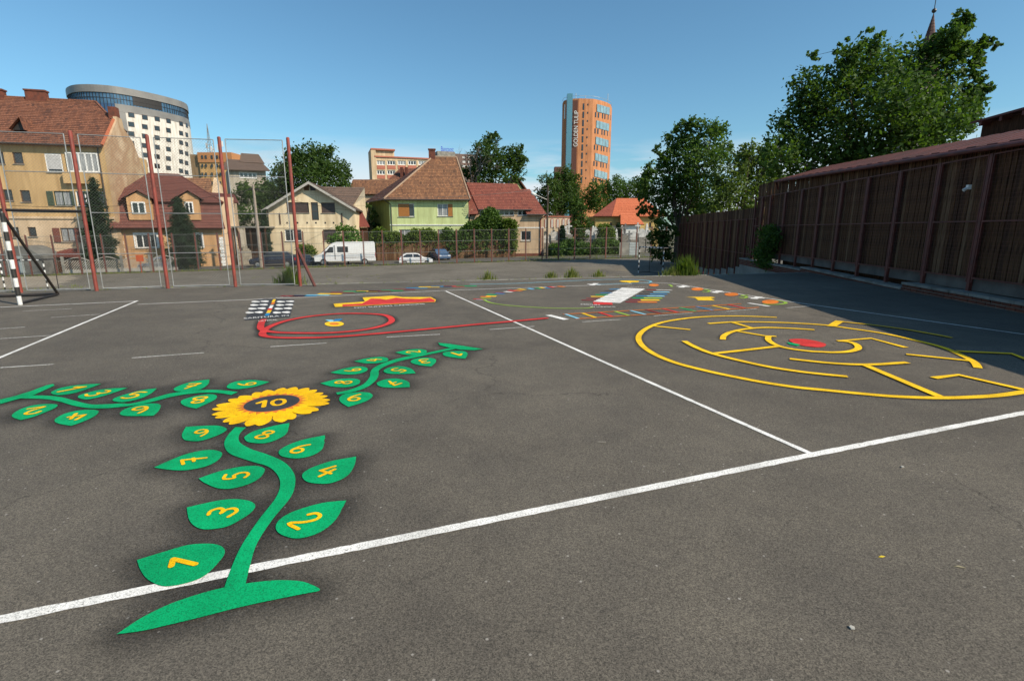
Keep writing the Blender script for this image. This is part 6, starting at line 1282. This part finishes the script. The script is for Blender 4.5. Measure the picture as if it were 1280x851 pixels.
def tree(name, label, blobs, Y, m, size, dens=1.0, cat='tree', base=None, trunk=.25, group=None, yspread=1.0, limbs=True, clump=.28, cross=True, kind_name='crown', shell=.45):
    cs, rs_ = [], []
    for bl_ in blobs:
        x, y, r = bl_[:3]; dy = bl_[3] if len(bl_) > 3 else random.uniform(-1, 1)*yspread; rw = r*Y/FPX; YY = Y+dy*rw; c = W(x, y, YY); cs.append(c); rs_.append(rw*YY/Y)
    if base is None: cx = sum(c.x*r for c, r in zip(cs, rs_))/sum(rs_); base = Vector((cx, Y, hz(cx, Y)-.05))
    t = thing(name, label, cat, base, group); cs2, rs2 = [], []
    top = sum(cs, Vector())/len(cs); h0 = base.z+(min(c.z-r*.3 for c, r in zip(cs, rs_))-base.z)*.75; fork = Vector((base.x+(top.x-base.x)*.3, base.y+(top.y-base.y)*.3, max(base.z+.4, h0)))
    b = MB(); mid_ = base.lerp(fork, .5)+Vector((.1*trunk, 0, 0)); b.tube(base, mid_, trunk*1.25, trunk, 9); b.tube(mid_, fork, trunk, trunk*.8, 9)
    if limbs:
        big_ = [c for c, r in zip(cs, rs_) if r > .6*max(rs_)]
        for c, r in zip(cs, rs_):
            if r < .42*max(rs_):
                q_ = min([k_ for k_ in cs if (k_-c).length > .01], key=lambda k_: (k_-c).length); m1 = q_.lerp(c, .5)+Vector((random.gauss(0, .1), 0, .12*(q_-c).length)); b.tube(q_, m1, trunk*.05, trunk*.035, 4); b.tube(m1, c, trunk*.035, trunk*.012, 4); cs2.append(m1); rs2.append(r*.75); continue
            m1 = fork.lerp(c, .5)+Vector((random.uniform(-.2, .2)*r, random.uniform(-.2, .2)*r, .15*r)); b.tube(fork, m1, trunk*.3, trunk*.16, 6); b.tube(m1, c, trunk*.16, trunk*.06, 5)
            for _ in range(3): e_ = c+Vector([random.uniform(-1, 1) for _ in range(3)]).normalized()*r*.75; b.tube(m1.lerp(c, .6), e_, trunk*.07, trunk*.02, 4)
    leafobj(kind_name, leaves(cs+cs2, rs_+rs2, dens, size*.8, clump, .2), m, t, base)
    b.build('trunk', M_['trunk'], t); return t
tree('broadleaf_tree', 'large dark leafy tree rising behind the red roofed shed on the right', [(1010, 108, 22), (1000, 145, 28), (1030, 130, 28), (1062, 66, 16), (1052, 95, 24), (1092, 46, 11), (1085, 85, 28), (1075, 130, 38), (1120, 80, 28), (1125, 125, 42), (1165, 62, 16), (1165, 100, 34), (1190, 45, 15), (1199, 22, 9), (1185, 70, 20), (1175, 140, 36), (1212, 112, 14), (1238, 113, 8), (1215, 20, 5), (1232, 52, 7), (1246, 58, 6), (1222, 62, 8), (1205, 145, 22), (985, 170, 28), (975, 195, 24), (1000, 200, 28), (1040, 175, 40), (1090, 185, 38), (1140, 165, 36), (1060, 205, 34), (1222, 78, 9), (1195, 34, 12), (1208, 28, 9), (1180, 56, 15), (1226, 60, 8), (1212, 84, 13), (1222, 98, 10), (1226, 118, 10), (1212, 130, 14), (1205, 62, 12), (1018, 70, 9), (1180, 165, 30)], 27, LM['dark'], .13, .95, trunk=.42, base=Vector((18.5, 27, -.8)), clump=.26)
tree('ash_tree', 'big dark tree standing beyond the lower plank fence at centre right', [(858, 160, 13), (870, 155, 10), (843, 178, 15), (862, 185, 22), (890, 170, 18), (903, 162, 8), (900, 190, 16), (875, 205, 28), (833, 205, 16), (822, 190, 7), (812, 215, 11), (845, 228, 24), (815, 243, 16), (803, 262, 9), (838, 256, 20), (865, 240, 28), (880, 265, 20), (808, 230, 10), (823, 268, 12), (850, 275, 14)], 52, LM['dark'], .19, 1.05, trunk=.4, clump=.25)
tree('willow', 'pale green loose tree between the dark trees beyond the plank fence', [(938, 188, 12), (925, 200, 16), (950, 205, 20), (915, 225, 22), (940, 232, 26), (960, 195, 12), (905, 250, 20), (890, 262, 12), (930, 258, 20), (895, 228, 12), (968, 225, 20), (870, 272, 10), (955, 262, 22)], 47, LM['light'], .17, 1.0, trunk=.3)
tree('walnut_tree', 'broad green tree behind the cream gable house', [(385, 200, 22), (405, 198, 18), (414, 186, 6), (420, 215, 16), (400, 225, 24), (375, 222, 24), (355, 215, 16), (345, 238, 20), (428, 230, 12), (360, 250, 22), (335, 250, 14), (330, 262, 14), (365, 195, 10), (345, 270, 14), (432, 217, 7)], 78, LM['mid'], .25, 1.1, trunk=.45)
tree('linden_tree', 'tall green tree behind the red roof of the peach house', [(612, 176, 10), (607, 188, 14), (621, 172, 7), (600, 205, 15), (617, 205, 16), (645, 192, 11), (638, 205, 14), (648, 208, 12), (625, 222, 14), (590, 220, 12), (655, 200, 6), (603, 224, 14), (645, 222, 8), (580, 215, 8), (628, 193, 9), (650, 185, 5), (575, 228, 8)], 84, LM['mid'], .25, 1.1, trunk=.45)
p = W(592, 225, 82); t = thing('bare_tree', 'bare leafless grey tree beside the tall green tree', 'tree', Vector((p.x, 82, -2))); b = MB()
def br(b, a, d, L, r, k):
    e_ = a+d*L; b.tube(a, e_, r, r*.65, 4)
    if k > 0:
        for _ in range(3 if k > 1 else 4): br(b, a.lerp(e_, random.uniform(.55, 1)), (d+Vector([random.gauss(0, .38) for _ in range(3)])+Z*.1).normalized(), L*random.uniform(.55, .8), r*.6, k-1)
b.tube(Vector((p.x, 82, -2)), Vector((p.x, 82, 7)), .2, .15, 6)
for dx in (-.42, -.1, .15): br(b, Vector((p.x, 82, 6.5)), Vector((dx, 0, 1)).normalized(), 3.1, .13, 4)
b.build('branches', mat('grey_bark', (.16, .13, .12)), t)
for nm, lab, bl_, Y, m, dn in (
 ('poplar_tree', 'rounded green tree left of the orange tower beside the lamp', [(683, 226, 9), (690, 238, 13), (678, 245, 11), (695, 222, 8), (698, 255, 14), (684, 262, 12)], 95, 'mid', 1.3),
 ('maple_tree', 'dense green tree directly below the orange tower', [(708, 218, 10), (716, 225, 9), (705, 235, 14), (718, 240, 12), (712, 255, 14), (722, 258, 10)], 98, 'mid', 1.3),
 ('juniper_tree', 'upright green tree in the cemetery right of the arched wall', [(726, 258, 7), (724, 270, 11), (730, 282, 12), (718, 285, 10), (728, 296, 12)], 79, 'mid', 1.3),
 ('elm_tree', 'dark tree to the right of the orange tower foot', [(745, 240, 13), (757, 236, 10), (738, 252, 12), (752, 256, 14), (770, 232, 11), (766, 248, 12)], 104, 'dark', 1.2),
 ('oak_tree', 'dark green tree above the orange roof', [(783, 236, 12), (796, 232, 11), (778, 246, 10), (806, 242, 12), (795, 250, 12)], 108, 'mid', 1.2),
 ('hill_tree', 'dark tree on the slope before the pale villa', [(318, 243, 12), (305, 235, 9), (300, 250, 12), (326, 262, 14), (305, 270, 14), (334, 235, 8)], 88, 'dark', 1.2),
 ('yard_bush', 'fresh green bush beside the white van', [(428, 287, 8), (440, 292, 10), (420, 300, 10), (434, 305, 12), (446, 302, 8)], 57.6, 'bright', 1.3),
 ('garden_tree', 'small green tree between the gable house and the green house', [(466, 270, 7), (460, 258, 6), (468, 285, 8), (455, 300, 7)], 70, 'mid', 1.2),
 ('corner_shrub', 'dark shrub in the shade behind the far goal', [(826, 285, 9), (820, 297, 11), (832, 302, 11), (822, 314, 10), (835, 318, 9), (840, 290, 8)], 50, 'dark', 1.4)):
    tree(nm, lab, bl_, Y, LM[m], .23 if Y > 60 else .16, dn, trunk=.25 if Y > 60 else .08, cat='tree' if 'tree' in nm else 'shrub')
for nm, lab, xs_, ys_, r0_, Y in (('spruce_tree', 'tall dark spruce in front of the ochre house', (115, 128), (222, 332), 20, 51.5), ('spruce_tree', 'slender dark spruce in front of the dormer house', (222, 232), (246, 326), 21, 52.5), ('small_spruce', 'small blue green conifer among the graves', (773, 773), (279, 300), 7, 77), ('small_spruce', 'little conifer behind the shrubs left of the juniper', (703, 703), (282, 306), 8, 74), ('slim_spruce', 'thin dark conifer beside the concrete pole', (330, 334), (262, 330), 9, 60)):
    xt, xb_ = xs_; yt, yb = ys_; top = W(xt, yt, Y); bot = W(xb_, yb, Y); bot.z = hz(bot.x, bot.y); R_ = r0_*Y/FPX; n = 2600 if Y < 60 else 900; tt = rng.random(n)**.75; ang_ = rng.random(n)*6.283; lay = (np.sin(tt*46)*.18+.88); rad = R_*np.clip(tt*1.25, 0, 1)**.8*lay*(.35+.65*rng.random(n)**.4)*(1+.15*np.sin(ang_*3+tt*9))
    nb = 150 if Y < 60 else 70; PP = []; AA = []
    for k in range(nb):
        t_ = (k+.5)/nb; t_ = t_**.85; a0 = k*2.4+rng.normal()*.3; L_ = R_*(.12+.95*t_**.75)*rng.uniform(.45, 1.12); c0 = np.array(top)*(1-t_)+np.array(bot+Z*.5)*t_; m_k = int(10+46*t_)
        u_ = rng.random(m_k)**.7; dirv = np.array([math.cos(a0), math.sin(a0), 0]); pp = c0+dirv*(u_*L_)[:, None]+np.array([0, 0, -1])*(u_**2*L_*.28)[:, None]+rng.normal(size=(m_k, 3))*np.array([.13, .13, .07])*(.5+u_)[:, None]*R_*.55
        PP.append(np.repeat(pp, 3, 0)+rng.normal(size=(m_k*3, 3))*.06); AA.append(np.repeat(dirv[None], m_k*3, 0))
    P_ = np.concatenate(PP); a = np.concatenate(AA)+rng.normal(size=P_.shape)*.6; a[:, 2] -= .3; a /= np.linalg.norm(a, axis=1)[:, None]; bb = np.cross(a, rng.normal(size=a.shape)); bb /= np.linalg.norm(bb, axis=1)[:, None]; s = .15 if Y < 60 else .2
    v = np.stack([P_-a*s, P_+bb*s*.3, P_+a*s, P_-bb*s*.3], 1).reshape(-1, 3); t = thing(nm, lab, 'tree', bot); leafobj('crown', v, LM['con'], t, bot); b = MB(); b.tube(bot, top, .16 if Y < 60 else .08, .02, 7); b.build('trunk', M_['trunk'], t)
# hedges, vines
def hedge(name, label, s0, s1, d, z0, z1, m, n, size=.12, thick=.7, cat='hedge', top=None):
    P_ = []
    while len(P_) < n:
        s = random.uniform(s0, s1); hh = z1+(top(s) if top else .35*math.sin(s*1.3)+.2*math.sin(s*3.1+1)); z = z0+(hh-z0)*random.random()**.7; g_ = SD(s, d+random.gauss(0, thick/2)); P_.append((g_.x, g_.y, g_.z+z))
    p = np.repeat(np.array(P_), 6, 0)+rng.normal(size=(n*6, 3))*.16; N_ = len(p); a = rng.normal(size=(N_, 3)); a /= np.linalg.norm(a, axis=1)[:, None]; bb = np.cross(a, rng.normal(size=(N_, 3))); bb /= np.linalg.norm(bb, axis=1)[:, None]; s_ = size*(.6+.8*rng.random(N_))[:, None]
    v = np.stack([p-a*s_, p+bb*s_*.7, p+a*s_, p-bb*s_*.7], 1).reshape(-1, 3); o = leafobj(name, v, m, None, SD((s0+s1)/2, d)); return tag(o, label, cat)
hedge('grape_vine', 'yellow green grape vines over the board fence before the green house', SX(472, 49.6), SX(560, 49.6), 49.6, 1.5, 3.25, LM['vine'], 2600, .12)
h0_ = SX(612, 49.8)
hedge('dark_hedge', 'tall dark bushes before the peach house', SX(560, 49.8), SX(640, 49.8), 49.8, .4, 3.3, LM['dark'], 9500, .13, 1.0, top=lambda s: 2.5*math.exp(-((s-h0_)/2.0)**2)+.35*math.sin(s*2))
hedge('yellow_vine', 'yellowish climbing vine at the corner of the peach house', SX(630, 49), SX(645, 49), 49.0, .8, 4.6, LM['vine'], 700, .12)
hedge('cemetery_shrubs', 'dark low shrubs in front of the cemetery', SX(686, 49), SX(772, 49), 49.0, 0, 1.5, LM['dark'], 3600, .14, 1.2)
hedge('yellow_shrub', 'pale yellow green shrub before the gravestones', SX(744, 51), SX(762, 51), 51, 1.2, 3.6, LM['vine'], 600, .13)
hedge('clipped_bush', 'rounded green bush beside the silver blue car', SX(248, 47), SX(262, 47), 47.0, .6, 2.6, LM['con'], 900, .1, .6)
hedge('garden_flowers', 'low garden plants under the gable house wall', SX(384, 48.6), SX(402, 48.6), 48.6, 0, 1.8, LM['vine'], 420, .11)
# shrub climbing the tall plank fence
pts_ = []
for _ in range(900): Y = random.gauss(24.7, .45); z = random.uniform(-.1, 1.7)*1.0; q_ = FP(Y+.3*math.sin(z*4), z, .15+abs(random.gauss(0, .18))); pts_.append(tuple(q_))
p = np.repeat(np.array(pts_), 5, 0)+rng.normal(size=(4500, 3))*.09; a = rng.normal(size=p.shape); a /= np.linalg.norm(a, axis=1)[:, None]; bb = np.cross(a, rng.normal(size=p.shape)); bb /= np.linalg.norm(bb, axis=1)[:, None]; v = np.stack([p-a*.06, p+bb*.04, p+a*.06, p-bb*.04], 1).reshape(-1, 3); tag(leafobj('climbing_shrub', v, LM['dark'], None, FP(24.7, -.3, .2)), 'dark shrub climbing the far end of the tall plank fence', 'shrub')
# grass blades
def tuft(c, n, h, r, m=None, lean=.5):
    o = []
    for _ in range(n):
        a = random.random()*6.283; rr3 = r*min(1, abs(random.gauss(0, .45))); x, y = c.x+math.cos(a)*rr3, c.y+math.sin(a)*rr3*.6; hh = h*random.uniform(.25, 1.1)*(1-.55*rr3/r); g_ = hz(x, y); l = random.uniform(0, lean)*hh; la = a+random.gauss(0, .6); w_ = .006+.006*random.random()+h*.008; px_, py_ = -math.sin(la)*w_, math.cos(la)*w_
        m1 = (x+math.cos(la)*l*.35, y+math.sin(la)*l*.35, g_+hh*.6); e_ = (x+math.cos(la)*l, y+math.sin(la)*l, g_+hh*(.95 if l < .3*hh else .8))
        o += [(x-px_, y-py_, g_-.02), (x+px_, y+py_, g_-.02), (m1[0]+px_*.8, m1[1]+py_*.8, m1[2]), (m1[0]-px_*.8, m1[1]-py_*.8, m1[2]), (m1[0]-px_*.8, m1[1]-py_*.8, m1[2]), (m1[0]+px_*.8, m1[1]+py_*.8, m1[2]), (e_[0]+px_*.1, e_[1]+py_*.1, e_[2]), (e_[0]-px_*.1, e_[1]-py_*.1, e_[2])]
    return o
WG = 'weed tufts growing along the far edge of the court'
weeds = [(361, 356, 260, .55, .42, 'green weed clump behind the last red post of the tall fence'), (612, 348.8, 90, .36, .3, 'small weed tuft left of the far weed row'), (692, 347.5, 110, .3, .22, 'low weed tuft third from the shaded goal'), (718, 347, 150, .4, .28, 'green weed tuft in the middle of the far row'), (752, 346.5, 110, .32, .24, 'weed tuft just left of the far goal'), (862, 344.3, 260, .72, .5, 'large yellowish weed clump at the mouth of the shade'), (845, 344.5, 120, .4, .4, 'weeds left of the large yellowish clump')]
for x, y, n, h_, r_, lab in weeds:
    c = G(x, y); c = c+EN*.25; v = np.array(tuft(c, int(n*1.5), h_*(1.1 if n != 260 else 1.25), r_*1.35)); tag(leafobj('weed_tuft', v, LM['grass'] if n != 260 else LM['vine'], None, Vector((c.x, c.y, hz(c.x, c.y)))), lab, 'weed', WG)
o = []
for _ in range(620): s = random.uniform(-50, SX(830, 40)); o += tuft(SD(s, 40+random.uniform(-.5, .6)), 9, random.uniform(.12, .38), .35)
for _ in range(170): s = random.uniform(-14, 9); o += tuft(SD(s, .36+random.uniform(-.1, .15)), 5, random.uniform(.03, .1), .12)
for _ in range(200): d_ = random.uniform(16, 27); s = SX(random.uniform(-20, 120), d_); o += tuft(SD(s, d_), 9, random.uniform(.1, .3), .5)
for _ in range(420): s = SX(random.uniform(655, 800), 45); o += tuft(SD(s, 45+random.uniform(-3, 3)), 8, random.uniform(.1, .25), .5)
for _ in range(60): s = random.uniform(-14, -4); o += tuft(SD(s, 24+random.uniform(-6, 6)), 6, random.uniform(.06, .2), .3)
leafobj('grass_strip', np.array(o), LM['grass'], None, SD(0, 40), kind='stuff')
# litter
def chip(px, py, pts_, m, nm, lab, cat, th=.006):
    c = G(px, py); b = MB(); b.hexa([c+Vector((x_, y_, .003)) for x_, y_ in pts_], [c+Vector((x_*.9, y_*.9, .003+th+.001*(i % 2))) for i, (x_, y_) in enumerate(pts_)]); tag(b.build(nm, m, None, base=c), lab, cat)
chip(1102, 696, [(-.02, -.003), (-.004, -.008), (.02, .002), (.002, .007)], mat('yellow_leaf', (.62, .46, .02)), 'fallen_leaf', 'tiny bright yellow leaf lying on the near asphalt', 'leaf', .0015)
chip(1199, 709, [(-.024, .006), (0, -.004), (.028, -.008), (.006, .01)], mat('tan_leaf', (.3, .26, .16)), 'fallen_leaf', 'dry tan leaf lying right of the yellow one', 'leaf', .002)
chip(1065, 785, [(-.01, -.008), (.006, -.01), (.012, .003), (0, .011), (-.011, .005)], mat('pale_pebble', (.45, .43, .38)), 'pebble', 'pale pebble on the asphalt in the foreground', 'pebble', .004)
chip(1128, 590-6, [(-.01, -.006), (.008, -.006), (.008, .006), (-.008, .007)], mat('pale_pebble', (.45, .43, .38)), 'pebble', 'small pale pebble below the maze edge', 'pebble', .006)
chip(752, 553, [(-.035, -.005), (.03, -.01), (.035, .008), (-.03, .01)], mat('pale_smear', (.2, .18, .15)), 'bark_chip', 'flat pale chip left of the centre line', 'debris', .003)
